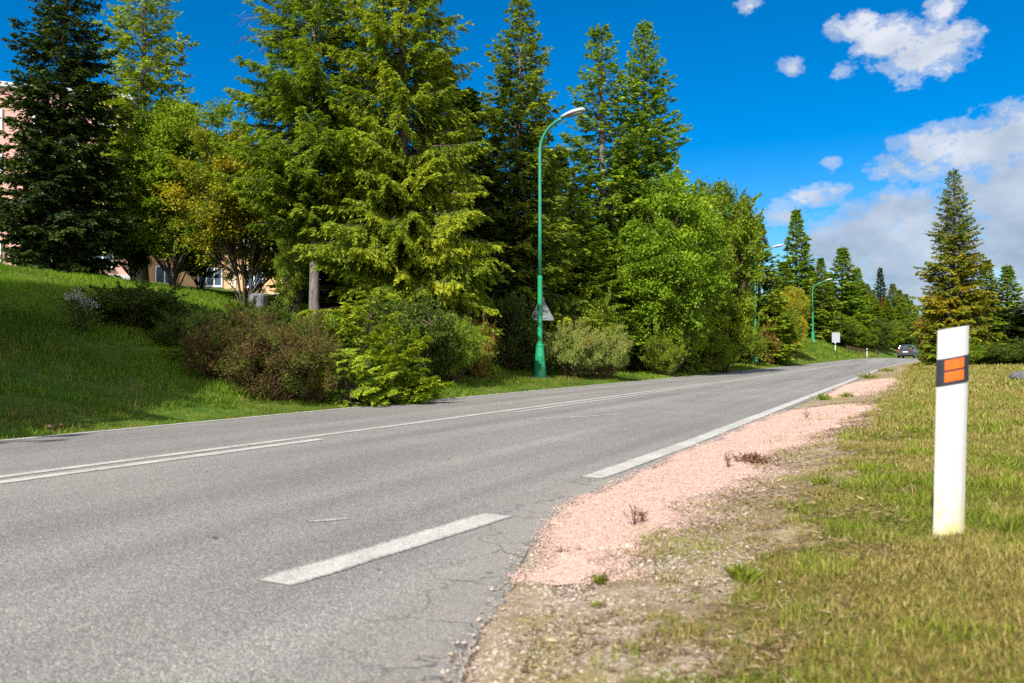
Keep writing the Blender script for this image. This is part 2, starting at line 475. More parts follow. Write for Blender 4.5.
GE_Y = [-8, 1.9, 2.2, 2.76, 3.2, 4.06, 5.3, 7.7, 13.6, 25, 300]
GE_X = [-.86, -.74, -.64, -.58, -.54, -.46, -.50, -.46, -.38, -.36, -.3]
def lawn_amount(X, Y):
    s = X - curve(Y)
    e = np.interp(Y, GE_Y, GE_X) + (fbm(X * 2.2, Y * 2.2, 31) - .5) * .95 + (fbm(X * 9, Y * 9, 33) - .5) * .5
    return sstep(-.16, .16, s - e)

def ground():
    xs = axis((-1500, -200, 130), (-200, -60, 14), (-60, -26, 1.0), (-26, -8.6, .22), (-8.6, -2.4, .8), (-2.4, 2.4, .035), (2.4, 6, .15), (6, 30, 1), (30, 200, 17), (200, 1501, 130))
    ys = axis((-400, -30, 40), (-30, 0, 2), (0, 1.2, .2), (1.2, 9, .045), (9, 16, .12), (16, 40, .4), (40, 120, 1), (120, 300, 12), (300, 1600, 130))
    X, Y = np.meshgrid(xs, ys)
    # bend the strip with the road
    X = X + np.where(np.abs(X) < 60, curve(Y), 0)
    Z = zt(X, Y)
    near = (X > -2.4) & (X < 2.6) & (Y < 16) & (Y > 1)
    t = X - np.interp(Y, EDGE_Y, EDGE_X)
    Z = Z + np.where(near & (t > .02), (fbm(X * 14, Y * 14, 41) - .5) * .018 + (fbm(X * 4, Y * 4, 43) - .5) * .03, 0) * sstep(0, .3, t)
    ny, nx = X.shape
    i = np.arange(ny - 1)[:, None] * nx + np.arange(nx - 1)[None, :]
    F = np.stack([i, i + 1, i + nx + 1, i + nx], -1).reshape(-1, 4)
    lawn = lawn_amount(X, Y)
    bank = ((X - curve(Y)) < -8) * 1.0
    t = NT('ground_soil')
    co = t.coord()
    # gravel and dirt shoulder
    cell = t.voro(62, co, 'Color'); dist = t.voro(62, co)
    sep = t.n('ShaderNodeSeparateColor'); t.l(cell, sep.inputs[0])
    stone = t.ramp(sep.outputs[0], [(0, (.15, .115, .085)), (.35, (.24, .19, .145)), (.7, (.34, .28, .23)), (1, (.46, .39, .34))])
    soil = t.ramp(t.noise(9, 6, .65, co), [(.3, (.14, .10, .062)), (.7, (.27, .205, .13))])
    dirt = t.mix(t.ramp(t.noise(2.6, 5, .6, co), [(.40, 0), (.62, .85)]), soil, stone)
    straw = t.ramp(t.noise(38, 4, .7, co), [(.3, (.15, .125, .04)), (.7, (.31, .25, .10))])
    dirt = t.mix(t.ramp(t.noise(1.7, 5, .65, co, dist=.4), [(.48, 0), (.62, .75)]), dirt, straw)
    # lawn thatch
    th = t.ramp(t.noise(26, 5, .7, co), [(.28, (.04, .034, .010)), (.5, (.095, .078, .02)), (.75, (.20, .155, .05))])
    th2 = t.ramp(t.noise(.55, 4, .6, co), [(.35, (.72, .95, .5)), (.65, (1.2, 1.05, 1.0))])
    th = t.mix(1.0, th, th2, 'MULTIPLY')
    c = t.mix(t.attr('lawn'), dirt, th)
    # bank turf
    bk = t.ramp(t.noise(3, 6, .65, co), [(.3, (.035, .07, .008)), (.55, (.07, .12, .012)), (.72, (.15, .12, .04))])
    c = t.mix(t.attr('bank'), c, bk)
    h = t.math('ADD', t.math('MULTIPLY', dist, .6), t.noise(50, 5, .7, co))
    m = t.done(t.bsdf(c, .95, .1, normal=t.bump(h, .7, .012)))
    me = np_mesh('ground', np.stack([X, Y, Z], -1).reshape(-1, 3), F, [m], {'lawn': ('POINT', lawn.ravel()), 'bank': ('POINT', bank.ravel())}, smooth=True)
    link('ground', me, kind='structure', label='grassy roadside ground with gravel shoulder and rising bank', category='ground')
ground()

def asphalt_mat():
    t = NT('worn_asphalt'); co = t.coord()
    cell = t.voro(150, co, 'Color'); d = t.voro(150, co)
    sep = t.n('ShaderNodeSeparateColor'); t.l(cell, sep.inputs[0])
    grain = t.ramp(sep.outputs[0], [(0, (.05, .048, .044)), (.30, (.125, .12, .112)), (.55, (.195, .187, .174)), (.85, (.275, .263, .245)), (1, (.46, .44, .41))])
    fine = t.ramp(t.noise(330, 2, .6, co), [(.3, (.10, .097, .093)), (.7, (.27, .262, .25))])
    c = t.mix(.4, grain, fine)
    c = t.mix(1.0, c, t.ramp(t.noise(.45, 5, .6, co), [(.3, (.82, .82, .82)), (.7, (1.03, 1.01, .98))]), 'MULTIPLY')
    # long wheel tracks
    mp = t.n('ShaderNodeMapping'); t.l(co, mp.inputs['Vector']); mp.inputs['Scale'].default_value = (1, .03, 1)
    c = t.mix(1.0, c, t.ramp(t.noise(1.3, 4, .6, mp.outputs[0]), [(.35, .80), (.65, 1.15)]), 'MULTIPLY')
    # dusty broken margin with cracks
    sx = t.n('ShaderNodeSeparateXYZ'); t.l(co, sx.inputs[0])
    marg = t.math('MULTIPLY', t.attr('margin'), t.ramp(t.noise(3.2, 4, .6, co), [(.3, .35), (.7, 1)]))
    c = t.mix(t.math('MULTIPLY', marg, .55), c, (.24, .215, .19))
    wv = t.n('ShaderNodeVectorMath', operation='ADD'); t.l(co, wv.inputs[0])
    nz = t.n('ShaderNodeVectorMath', operation='SCALE'); t.l(t.noise(5, 3, .6, co, 'Color'), nz.inputs[0]); nz.inputs['Scale'].default_value = .35
    t.l(nz.outputs[0], wv.inputs[1])
    cr = t.voro(2.3, wv.outputs[0], feature='DISTANCE_TO_EDGE')
    crack = t.math('MULTIPLY', t.ramp(cr, [(0, 1), (.022, 0)]), t.math('MULTIPLY', t.attr('margin'), .75))
    c = t.mix(crack, c, (.05, .045, .04))
    nm = t.bump(t.math('ADD', t.math('MULTIPLY', d, -1.0), t.math('MULTIPLY', crack, -2.0)), .55, .006)
    return t.done(t.bsdf(c, .78, .30, normal=nm))

def road():
    ys = axis((-30, 0, 3), (0, 1.2, .2), (1.2, 12, .03), (12, 60, .4), (60, 240, 1.5))
    cols = 16
    V = []; mar = []
    le = LEFT + (vnoise(ys * 1.3, ys * 0, 8) - .5) * .10 + (vnoise(ys * 6, ys * 0, 9) - .5) * .05
    re = edge(ys)
    fr = np.array([0, .02, .1, .2, .3, .4, .5, .6, .7, .78, .86, .92, .955, .98, .992, 1.0])
    c = curve(ys); z = zroad(ys)
    X = le[:, None] * (1 - fr) + re[:, None] * fr
    Z = np.repeat(z[:, None], cols, 1).copy(); Z[:, -1] -= .012; Z[:, 0] -= .008
    X2 = np.concatenate([le[:, None] - .01, X, re[:, None] + .012], 1) + c[:, None]
    Z2 = np.concatenate([z[:, None] - .10, Z, z[:, None] - .10], 1)
    Y2 = np.repeat(ys[:, None], cols + 2, 1)
    s = X2 - c[:, None]
    mar = sstep(-.62, -.12, s - np.interp(Y2, EDGE_Y, EDGE_X))
    mar = np.maximum(mar * np.where(Y2 < 9, 1, .6), sstep(-7.9, -9.0, s) * .5)
    ny, nx = X2.shape
    i = np.arange(ny - 1)[:, None] * nx + np.arange(nx - 1)[None, :]
    F = np.stack([i, i + 1, i + nx + 1, i + nx], -1).reshape(-1, 4)
    me = np_mesh('road', np.stack([X2, Y2, Z2], -1).reshape(-1, 3), F, [asphalt_mat()], {'margin': ('POINT', mar.ravel())}, smooth=False)
    link('road', me, kind='structure', label='worn grey asphalt road running up to a crest', category='road')
road()

def paint_mat(name, keep, colr=(.47, .455, .42)):
    t = NT(name); co = t.coord()
    wear = t.ramp(t.math('ADD', t.math('MULTIPLY', t.math('SUBTRACT', 1.0, t.attr('core')), .22), t.math('ADD', t.math('MULTIPLY', t.noise(55, 4, .7, co), .6), t.math('MULTIPLY', t.noise(3.5, 4, .65, co), .4))), [(keep - .16, 0), (keep + .10, 1)])
    sep = t.n('ShaderNodeSeparateColor'); t.l(t.voro(150, co, 'Color'), sep.inputs[0])
    asp = t.ramp(sep.outputs[0], [(0, (.06, .058, .054)), (.5, (.19, .183, .17)), (1, (.38, .365, .34))])
    pc = t.ramp(t.noise(30, 4, .6, co), [(.3, tuple(c * .86 for c in colr)), (.7, colr)])
    c = t.mix(wear, pc, asp)
    return t.done(t.bsdf(c, .7, .3, normal=t.bump(t.voro(150, co), .35, .004)))
P1 = paint_mat('worn_white_paint', .57)
P2 = paint_mat('faded_white_paint', .57, (.42, .41, .39))
P3 = paint_mat('ghost_paint', .46, (.50, .49, .47))

def stripe(label, pts, w, mat, lift=.004):
    """pts: (s, Y) centre points; w width"""
    Y = np.array([p[1] for p in pts], float); S = np.array([p[0] for p in pts], float)
    yy = np.arange(Y[0], Y[-1], .25 if Y[-1] < 60 else .5); yy = np.append(yy, Y[-1])
    ss = np.interp(yy, Y, S)
    jl = (vnoise(yy * 6, yy * 0, 71) - .5) * .012; jr = (vnoise(yy * 6, yy * 0, 73) - .5) * .012
    c = curve(yy); z = zroad(yy) + lift
    off = [-w * .60, -w * .40, w * .40, w * .60]; n = len(yy)
    V = np.stack([np.stack([ss + o + (jl if o < 0 else jr) + c, yy, z], 1) for o in off], 1).reshape(-1, 3)
    core = np.tile([0., 1., 1., 0.], n)
    i = np.arange(n - 1)[:, None] * 4 + np.arange(3)[None, :]
    F = np.stack([i, i + 1, i + 5, i + 4], -1).reshape(-1, 4)
    link('road_marking', np_mesh('road_marking', V, F, [mat], {'core': ('POINT', core)}), kind='structure', label=label, category='road marking')
stripe('solid white centre line running up the whole road', [(-6.30, -20), (-6.22, 4), (-6.10, 9), (-6.02, 30), (-6.02, 230)], .11, P1)
stripe('near white centre line beside the solid one, ending level with the dash', [(-5.98, -20), (-5.96, 3.5), (-5.86, 6.9)], .13, P1)
stripe('resumed near white centre line further up the road', [(-5.80, 11.6), (-5.75, 30), (-5.75, 75)], .10, P2)
stripe('thin white line along the far edge of the road', [(-8.86, -20), (-8.86, 230)], .10, P2)
stripe('white dash at the broken road edge', [(-2.34, 2.47), (-2.26, 3.2), (-2.17, 4.1)], .17, P1)
stripe('solid white edge line beside the pink gravel', [(-2.19, 5.65), (-2.14, 8), (-2.12, 21), (-2.06, 58), (-2.06, 230)], .17, P1)
stripe('faint ghost of an old white mark', [(-3.02, 3.46), (-2.88, 3.62)], .05, P3)
stripe('pale scuff across the near lane', [(-4.9, 10.3), (-4.1, 12.0)], .10, P3)

# ------------------------------------------------------------------ loose stones
OCT = np.array([(1, 0, 0), (0, 1, 0), (-1, 0, 0), (0, -1, 0), (0, 0, 1), (0, 0, -1)], float)
OCF = np.array([(0, 1, 4), (1, 2, 4), (2, 3, 4), (3, 0, 4), (1, 0, 5), (2, 1, 5), (3, 2, 5), (0, 3, 5)])
def stones(rng, X, Y, Z, size):
    n = len(X)
    v = OCT[None] * (1 + rng.normal(0, .28, (n, 6, 1)))
    a = rng.uniform(0, 6.28, n); c, s = np.cos(a)[:, None], np.sin(a)[:, None]
    v = v * np.stack([np.ones(n), rng.uniform(.6, 1, n), rng.uniform(.4, .75, n)], 1)[:, None, :] * size[:, None, None]
    v += np.stack([v[:, :, 2] * rng.normal(0, .5, (n, 1)), v[:, :, 2] * rng.normal(0, .5, (n, 1)), v[:, :, 0] * rng.normal(0, .25, (n, 1))], -1)
    x = v[:, :, 0] * c - v[:, :, 1] * s; y = v[:, :, 0] * s + v[:, :, 1] * c
    V = np.stack([x + X[:, None], y + Y[:, None], v[:, :, 2] + Z[:, None]], -1).reshape(-1, 3)
    F = (OCF[None] + (np.arange(n) * 6)[:, None, None]).reshape(-1, 3)
    return V, F

def stone_mat(name, stops, rough=.85):
    t = NT(name)
    c = t.ramp(t.attr('tint'), stops)
    c = t.mix(.35, c, t.ramp(t.noise(160, 3, .6), [(.3, stops[0][1]), (.7, stops[-1][1])]))
    return t.done(t.bsdf(c, rough, .25, normal=t.bump(t.noise(300, 3), .4, .003)))

PINK = stone_mat('pink_gravel_stone', [(0, (.25, .155, .125)), (.25, (.355, .232, .195)), (.7, (.42, .285, .24)), (1, (.50, .375, .325))])
GREY = stone_mat('grey_gravel_stone', [(0, (.12, .085, .06)), (.35, (.23, .18, .135)), (.7, (.33, .27, .215)), (1, (.46, .40, .34))])

def pink_patch(label, yl, xl, yr, xr, y0, y1, nstones, seed, smin, smax):
    rng = np.random.default_rng(seed)
    step = .035 if y1 < 18 else .15
    ys = np.arange(y0, y1, step); nx = 40
    def bounds(y):
        a = np.interp(y, yl, xl); b = np.interp(y, yr, xr)
        a = a + (vnoise(y * 3.1, y * 0, seed) - .5) * .12 + (vnoise(y * 11, y * 0, seed + 1) - .5) * .07
        b = b + (vnoise(y * 2.3, y * 0, seed + 2) - .5) * .30 + (vnoise(y * 9, y * 0, seed + 3) - .5) * .14
        return np.minimum(a, b - .02), b
    a, b = bounds(ys)
    # taper the two ends
    fr = np.linspace(0, 1, nx)
    X = a[:, None] * (1 - fr) + b[:, None] * fr + 0
    Y = np.repeat(ys[:, None], nx, 1)
    X = X + curve(Y)
    e = np.minimum(fr, 1 - fr)[None, :] * (b - a)[:, None]
    e = np.minimum(e, np.minimum(Y - y0, y1 - Y) * .7)
    def hz(X, Y, e):
        over = (X - curve(Y)) < edge(Y) + .03
        base = np.where(over, zroad(Y), zt(X, Y))
        return base - .012 + .034 * sstep(0, .10, e) + (fbm(X * 12, Y * 12, 57) - .5) * .016
    Z = hz(X, Y, e)
    ny = len(ys); i = np.arange(ny - 1)[:, None] * nx + np.arange(nx - 1)[None, :]
    F4 = np.stack([i, i + 1, i + nx + 1, i + nx], -1).reshape(-1, 4)
    V = np.stack([X, Y, Z], -1).reshape(-1, 3)
    f = rng.random(nstones) ; y = y0 + (y1 - y0) * rng.random(nstones) ** 1.5
    aa, bb = bounds(y)
    w = (bb - aa); g = rng.random(nstones) * 1.03 - .02
    g = np.where(rng.random(nstones) < .10, 1 + np.abs(rng.normal(0, .16, nstones)), g)
    x = aa + w * g + rng.normal(0, .02, nstones) + curve(y)
    ee = np.minimum(np.clip(g, 0, 1), 1 - np.clip(g, 0, 1)) * w
    zz = hz(x, y, np.minimum(ee, np.minimum(y - y0, y1 - y) * .7))
    zz = np.where((g < 0) | (g > 1), np.maximum(zz, np.where((x - curve(y)) < edge(y) + .03, zroad(y), zt(x, y)) + .004), zz)
    sz = rng.uniform(smin, smax, nstones) * (1 + (y - y0) / 12 * .6)
    SV, SF = stones(rng, x, y, zz + sz * .25, sz)
    me = np_mesh('pink_gravel', np.concatenate([V, SV]), [F4, SF + len(V)], [PINK, PINK],
                 {'tint': ('FACE', np.concatenate([rng.random(len(F4)), np.repeat(rng.random(nstones), 8)]))})
    link('pink_gravel', me, kind='stuff', label=label, category='gravel')

pink_patch('long spill of pink gravel filling the near shoulder', [3.0, 3.5, 4.45, 5.2, 6.8, 9.8, 13.4, 14.2, 15], [-1.50, -1.66, -1.92, -1.95, -1.97, -1.96, -1.93, -1.80, -1.4],
           [2.95, 3.2, 3.8, 4.3, 4.9, 6.65, 8.7, 10.6, 13.5, 15.0], [-1.36, -1.12, -1.16, -1.08, -1.14, -1.10, -1.03, -.80, -.55, -.9], 2.98, 15.0, 90000, 5, .0025, .0062)
pink_patch('smaller far patch of pink gravel past the grass tuft', [18.6, 19.5, 22, 27, 29.5, 31], [-1.75, -1.85, -1.90, -1.93, -1.75, -1.2], [18.6, 19.3, 23.4, 29.4, 31], [-1.2, -1.0, -.58, -.5, -.8], 18.6, 31.0, 16000, 15, .007, .012)

def gravel():
    rng = np.random.default_rng(3)
    n = 70000
    Y = 1.4 + 13 * rng.random(n) ** 2.0; t = rng.random(n) ** 1.2
    X = edge(Y) - .06 + t * 1.15
    d = vnoise(X * 3, Y * 3, 77) * .7 + vnoise(X * 9, Y * 9, 78) * .3
    law = lawn_amount(X, Y)
    keep = (rng.random(n) < np.where(d > .40, 1, .32)) & (rng.random(n) > law * .93)
    keep &= ~((X < edge(Y)) & (rng.random(n) < .75))
    X, Y = X[keep], Y[keep]; n = len(X)
    sz = np.clip(rng.lognormal(-5.45, .45, n), .002, .016)
    Z = np.where(X < edge(Y) + .01, zroad(Y), zt(X, Y)) + sz * .2
    V, F = stones(rng, X, Y, Z, sz)
    me = np_mesh('gravel', V, F, [GREY], {'tint': ('FACE', np.repeat(rng.random(n), 8))})
    link('gravel', me, kind='stuff', label='loose grey and brown gravel on the bare shoulder', category='gravel')
gravel()

# ------------------------------------------------------------------ grass
def blade_mat(name, green0, green1, dry0, dry1, transl=.3):
    t = NT(name)
    g = t.ramp(t.attr('tint'), [(0, green0), (1, green1)])
    d = t.ramp(t.attr('tint'), [(0, dry0), (1, dry1)])
    c = t.mix(t.attr('dry'), g, d)
    b = t.bsdf(c, .6, .2)
    tr = t.n('ShaderNodeBsdfTranslucent'); t.l(t.mix(1.0, c, (1.15, 1.15, .6), 'MULTIPLY'), tr.inputs[0])
    ms = t.n('ShaderNodeMixShader'); ms.inputs[0].default_value = transl
    t.l(b, ms.inputs[1]); t.l(tr.outputs[0], ms.inputs[2])
    return t.done(ms.outputs[0])
LAWN = blade_mat('lawn_blades', (.03, .055, .004), (.20, .27, .012), (.10, .072, .018), (.46, .36, .13))
TURF = blade_mat('bank_blades', (.034, .088, .005), (.17, .30, .009), (.14, .12, .02), (.30, .25, .07), .40)

def blades(rng, X, Y, Z, L, W, lean=.6):
    n = len(X)
    a = rng.uniform(0, 6.283, n)
    D = unit(np.stack([np.cos(a), np.sin(a), np.zeros(n)], 1) * np.abs(rng.normal(0, lean, n))[:, None] + np.array([0, 0, 1.0]))
    b = a + np.pi / 2 + rng.normal(0, .5, n)
    S = np.stack([np.cos(b), np.sin(b), np.zeros(n)], 1)
    V, F = leaves_geo(np.stack([X, Y, Z], 1), D, S, L, W, .4)
    # tips droop the way they lean
    V = V.reshape(n, 4, 3); V[:, 2, :2] += D[:, :2] * (L * .35)[:, None]; V[:, 2, 2] -= L * .08
    return V.reshape(-1, 3), F

def lawn():
    rng = np.random.default_rng(12)
    Vs, Fs, T, Dr, n0 = [], [], [], [], 0
    for y0, y1, dens, l0, w0 in ((1.2, 4.5, 20000, .033, .0032), (4.5, 8, 9500, .038, .0048), (8, 16, 2600, .055, .009), (16, 40, 420, .075, .02), (40, 100, 60, .10, .05)):
        wfar = .16 * y1 + 1.6
        area = (y1 - y0) * (wfar + 1.2); n = int(area * dens)
        Y = y0 + (y1 - y0) * rng.random(n); X = -1.4 + (wfar + 1.4) * rng.random(n) + curve(Y)
        ok = (X - curve(Y)) < .16 * Y + 1.6; X, Y = X[ok], Y[ok]
        law = lawn_amount(X, Y)
        cl = fbm(X * 1.6, Y * 1.6, 91, 3)             # straw against green
        tuft = fbm(X * 5.5, Y * 5.5, 92, 2)
        p = law * np.clip(.74 + (tuft - .45) * 1.7, .42, 1) + (1 - law) * .16 * sstep(.44, .60, fbm(X * 2.4, Y * 2.4, 95)) + (1 - law) * .0
        ok = rng.random(len(X)) < p
        ok &= (X - edge(Y) - curve(Y)) > .18
        X, Y, law, cl, tuft = X[ok], Y[ok], law[ok], cl[ok], tuft[ok]; n = len(X)
        dryb = np.clip((cl - .36) * 4.2 - .02 + (Y - 4) * .06, .08, .9) + (1 - law) * .35
        # worn brown patch round the marker post
        dryb += .6 * np.exp(-((X - .12) ** 2 + (Y - 3.55) ** 2) / .06)
        green_spot = sstep(.55, .66, fbm(X * 3.1, Y * 3.1, 97, 2))
        dryb = np.clip(dryb - green_spot * .45, .05, .95)
        dryb = np.clip(dryb - .30 * (1 - sstep(1.9, 3.3, Y)), .05, .95)
        isdry = rng.random(n) < dryb
        L = l0 * rng.uniform(.5, 1.25, n) * (1 + green_spot * .7) * (.65 + tuft * .7) * np.where(law > .5, 1, .8)
        L = np.where(rng.random(n) < .02, L * 1.9, L)
        W = w0 * rng.uniform(.6, 1.4, n)
        V, F = blades(rng, X, Y, zt(X, Y) - .003, L, W, .75)
        Vs.append(V); Fs.append(F + n0); n0 += len(V)
        T.append(np.clip(rng.normal(.5, .22, n) + green_spot * .15, 0, 1)); Dr.append(np.clip(isdry * rng.uniform(.55, 1, n) + rng.uniform(0, .25, n), 0, 1))
    me = np_mesh('grass', np.concatenate(Vs), np.concatenate(Fs), [LAWN], {'tint': ('FACE', np.concatenate(T)), 'dry': ('FACE', np.concatenate(Dr))})
    link('grass', me, kind='stuff', label='short yellowing mown grass beside the shoulder', category='grass')
lawn()

def litter():
    rng = np.random.default_rng(77)
    n = 60000
    Y = 1.5 + 14 * rng.random(n) ** 1.7
    e = np.interp(Y, EDGE_Y, EDGE_X)
    X = e + .12 + (np.interp(Y, GE_Y, GE_X) + .35 - e) * rng.random(n) ** .7
    d = fbm(X * 2.6, Y * 2.6, 83, 3) * .6 + fbm(X * 8, Y * 8, 84, 2) * .4
    t = (X - e)
    pink = (X < np.interp(Y, [3.0, 3.2, 3.8, 4.3, 4.9, 6.65, 8.7, 10.6, 13.5, 15], [-1.4, -1.12, -1.16, -1.08, -1.14, -1.10, -1.03, -.80, -.55, -.9])) & (Y > 2.95) & (Y < 15)
    ok = (rng.random(n) < sstep(.40, .56, d)) & (~pink | (rng.random(n) < .02)); X, Y = X[ok], Y[ok]; n = len(X)
    a = rng.uniform(0, 6.283, n)
    D = unit(np.stack([np.cos(a), np.sin(a), rng.normal(.12, .16, n)], 1)); S = unit(np.cross(D, np.array([0, 0, 1.]) + rng.normal(0, .4, (n, 3))))
    L = rng.uniform(.012, .05, n) * (1 + Y * .06)
    V, F = leaves_geo(np.stack([X, Y, zt(X, Y) + rng.uniform(.002, .014, n)], 1), D, S, L, L * rng.uniform(.05, .16, n), .45)
    t = NT('dead_stalks'); c = t.ramp(t.attr('tint'), [(0, (.05, .032, .018)), (.5, (.17, .115, .06)), (1, (.38, .29, .16))])
    me = np_mesh('dead_stalks', V, F, [t.done(t.bsdf(c, .85, .15))], {'tint': ('FACE', np.clip(rng.normal(.45, .25, n), 0, 1))})
    link('dead_stalks', me, kind='stuff', label='matted dead stalks on the bare dirt shoulder', category='litter')
litter()

def turf():
    rng = np.random.default_rng(14)
    Vs, Fs, T, Dr, n0 = [], [], [], [], 0
    for y0, y1, u1, dens, l0, w0 in ((1.5, 14, 16, 1000, .165, .011), (14, 26, 18, 560, .15, .018), (26, 55, 9, 300, .17, .03), (55, 112, 12, 70, .24, .07)):
        n = int((y1 - y0) * u1 * dens)
        Y = y0 + (y1 - y0) * rng.random(n); u = u1 * rng.random(n) - .02
        X = LEFT - u + (vnoise(Y * 2.2, Y * 0, 61) - .5) * .12 + curve(Y)
        tuft = fbm(X * 1.5, Y * 1.5, 62, 3); big = fbm(X * .45, Y * .45, 64, 2)
        ok = rng.random(n) < np.clip(.35 + (tuft - .35) * 2.6, .22, 1)
        X, Y, u, tuft, big = X[ok], Y[ok], u[ok], tuft[ok], big[ok]; n = len(X)
        L = l0 * rng.uniform(.5, 1.3, n) * (.55 + tuft * 1.1) * np.where(u < .9, .5, 1) * np.interp(u, [0, 4, 12], [.75, 1, 1.1])
        W = w0 * rng.uniform(.6, 1.4, n)
        V, F = blades(rng, X, Y, zt(X, Y) - .01, L, W, .55)
        Vs.append(V); Fs.append(F + n0); n0 += len(V)
        dryp = np.clip(sstep(.50, .66, fbm(X * .9, Y * .9, 66, 3)) * .55 + .05 + .25 * np.exp(-u / .5), 0, 1) * np.interp(u, [3, 6], [1, .35])
        T.append(np.clip(rng.normal(.42, .2, n) + (big - .5) * .9 + .12 * (u > 9), 0, 1)); Dr.append(np.clip((rng.random(n) < dryp) * rng.uniform(.4, 1, n) + rng.uniform(0, .12, n), 0, 1))  # bank-top blades lightened in tint to paint the sunlit strip
    me = np_mesh('grass', np.concatenate(Vs), np.concatenate(Fs), [TURF], {'tint': ('FACE', np.concatenate(T)), 'dry': ('FACE', np.concatenate(Dr))})
    link('grass', me, kind='stuff', label='longer green grass on the bank and far verge', category='grass')
turf()

# distant wooded ridge beyond the crest
def hills():
    a = np.linspace(R_(-75), R_(60), 160); V = []; 
    rows = [(420, 0), (560, .55), (700, 1.0), (900, .9), (1100, .4)]
    for r, k in rows:
        h = (18 + 26 * fbm(a * 5 + 9, a * 0 + r * .001, 5, 4)) * k - 4
        V.append(np.stack([np.sin(a) * r, np.cos(a) * r, h], 1))
    V = np.concatenate(V); n = 160
    i = np.arange(len(rows) - 1)[:, None] * n + np.arange(n - 1)[None, :]
    F = np.stack([i, i + 1, i + n + 1, i + n], -1).reshape(-1, 4)
    t = NT('wooded_ridge')
    m = t.done(t.bsdf(t.ramp(t.noise(.06, 6, .7), [(.3, (.02, .04, .035)), (.7, (.05, .09, .07))]), .95, .05, normal=t.bump(t.noise(.12, 5), .8, 4)))
    link('hills', np_mesh('hills', V, F, [m], smooth=True), kind='structure', label='low wooded ridge on the horizon', category='hills')
hills()

# ================================================================== OBJECTS
M['white_plastic'] = None
def post_mat():
    t = NT('white_marker_plastic'); co = t.coord()
    sx = t.n('ShaderNodeSeparateXYZ'); t.l(co, sx.inputs[0])
    c = t.ramp(t.noise(4, 5, .6, co), [(.3, (.37, .375, .38)), (.7, (.43, .43, .425))])
    speck = t.ramp(t.noise(95, 3, .7, co), [(.66, 0), (.74, .35)])
    mp = t.n('ShaderNodeMapping'); t.l(co, mp.inputs['Vector']); mp.inputs['Scale'].default_value = (30, 30, 2.2)
    c = t.mix(t.ramp(t.noise(1.0, 5, .6, mp.outputs[0]), [(.50, 0), (.72, .35)]), c, (.30, .28, .24))
    low = t.n('ShaderNodeMapRange'); low.inputs[1].default_value = .0; low.inputs[2].default_value = .42; low.inputs[3].default_value = 1; low.inputs[4].default_value = 0
    t.l(sx.outputs[2], low.inputs[0])
    c = t.mix(t.math('MULTIPLY', speck, t.math('ADD', low.outputs[0], .12)), c, (.35, .33, .30))
    moss = t.n('ShaderNodeMapRange'); moss.inputs[1].default_value = .03; moss.inputs[2].default_value = .17; moss.inputs[3].default_value = .85; moss.inputs[4].default_value = 0
    t.l(sx.outputs[2], moss.inputs[0])
    c = t.mix(t.math('MULTIPLY', moss.outputs[0], t.ramp(t.noise(12, 5, .65, co), [(.38, 0), (.6, 1)])), c, (.42, .36, .14))
    return t.done(t.bsdf(c, .42, .45))
M['post'] = post_mat()
M['black'] = simple('black_film', (.018, .02, .028), .45, .4, scale=20)
def refl_mat():
    t = NT('orange_reflector')
    co = t.coord()
    c = t.ramp(t.noise(18, 3), [(.3, (.55, .075, .002)), (.7, (.64, .105, .004))])
    ch = t.ramp(t.noise(70, 3, .7, co), [(.70, 0), (.74, .6)])
    c = t.mix(ch, c, (.18, .05, .02))
    return t.done(t.bsdf(c, .35, .5, normal=t.bump(t.voro(330, co), .25, .001)))
M['orange'] = refl_mat()
M['green_paint'] = simple('green_lamp_paint', (.006, .20, .09), .42, .5, var=.18, scale=3)
M['teal_paint'] = simple('teal_lamp_paint', (.015, .18, .115), .45, .5, var=.15, scale=2)
M['lamp_grey'] = simple('pale_lamp_housing', (.34, .34, .35), .4, .5)
M['lens'] = simple('lamp_lens', (.25, .24, .22), .15, .5)
M['galv'] = simple('galvanised_steel', (.33, .35, .37), .45, .5, metal=.5)
M['sign_back'] = simple('grey_sign_back', (.11, .135, .145), .5, .4)
M['concrete'] = simple('concrete', (.33, .31, .28), .9, .2, var=.25, bump=.4)
M['rock'] = simple('dark_rock', (.10, .10, .115), .85, .3, var=.4, scale=5, bump=.8)

def ovoid(w, d, n=10):
    """profile of the marker post: rounded front, flat-ish back"""
    out = []
    for i in range(n + 1):
        a = i / n
        x = -w / 2 + w * a
        out.append((x, -d * .5 * (1 - abs(2 * a - 1) ** 3.2)))
    for i in range(n - 1, 0, -1):
        a = i / n
        out.append((-w / 2 + w * a, d * .5 * (1 - abs(2 * a - 1) ** 3.2)))
    return out

def slanted(prof, z0, z1, sl0, sl1, grow=0.0):
    m = MB(); n = len(prof)
    P = []
    for z, sl in ((z0, sl0), (z1, sl1)):
        for x, y in prof:
            k = 1 + grow / .06
            P.append((x * k, y * (1 + grow / .02), z + sl * x))
    F = [(i, (i + 1) % n, n + (i + 1) % n, n + i) for i in range(n)]
    F.append(tuple(range(n - 1, -1, -1))); F.append(tuple(range(n, 2 * n)))
    m.add(P, F); return m

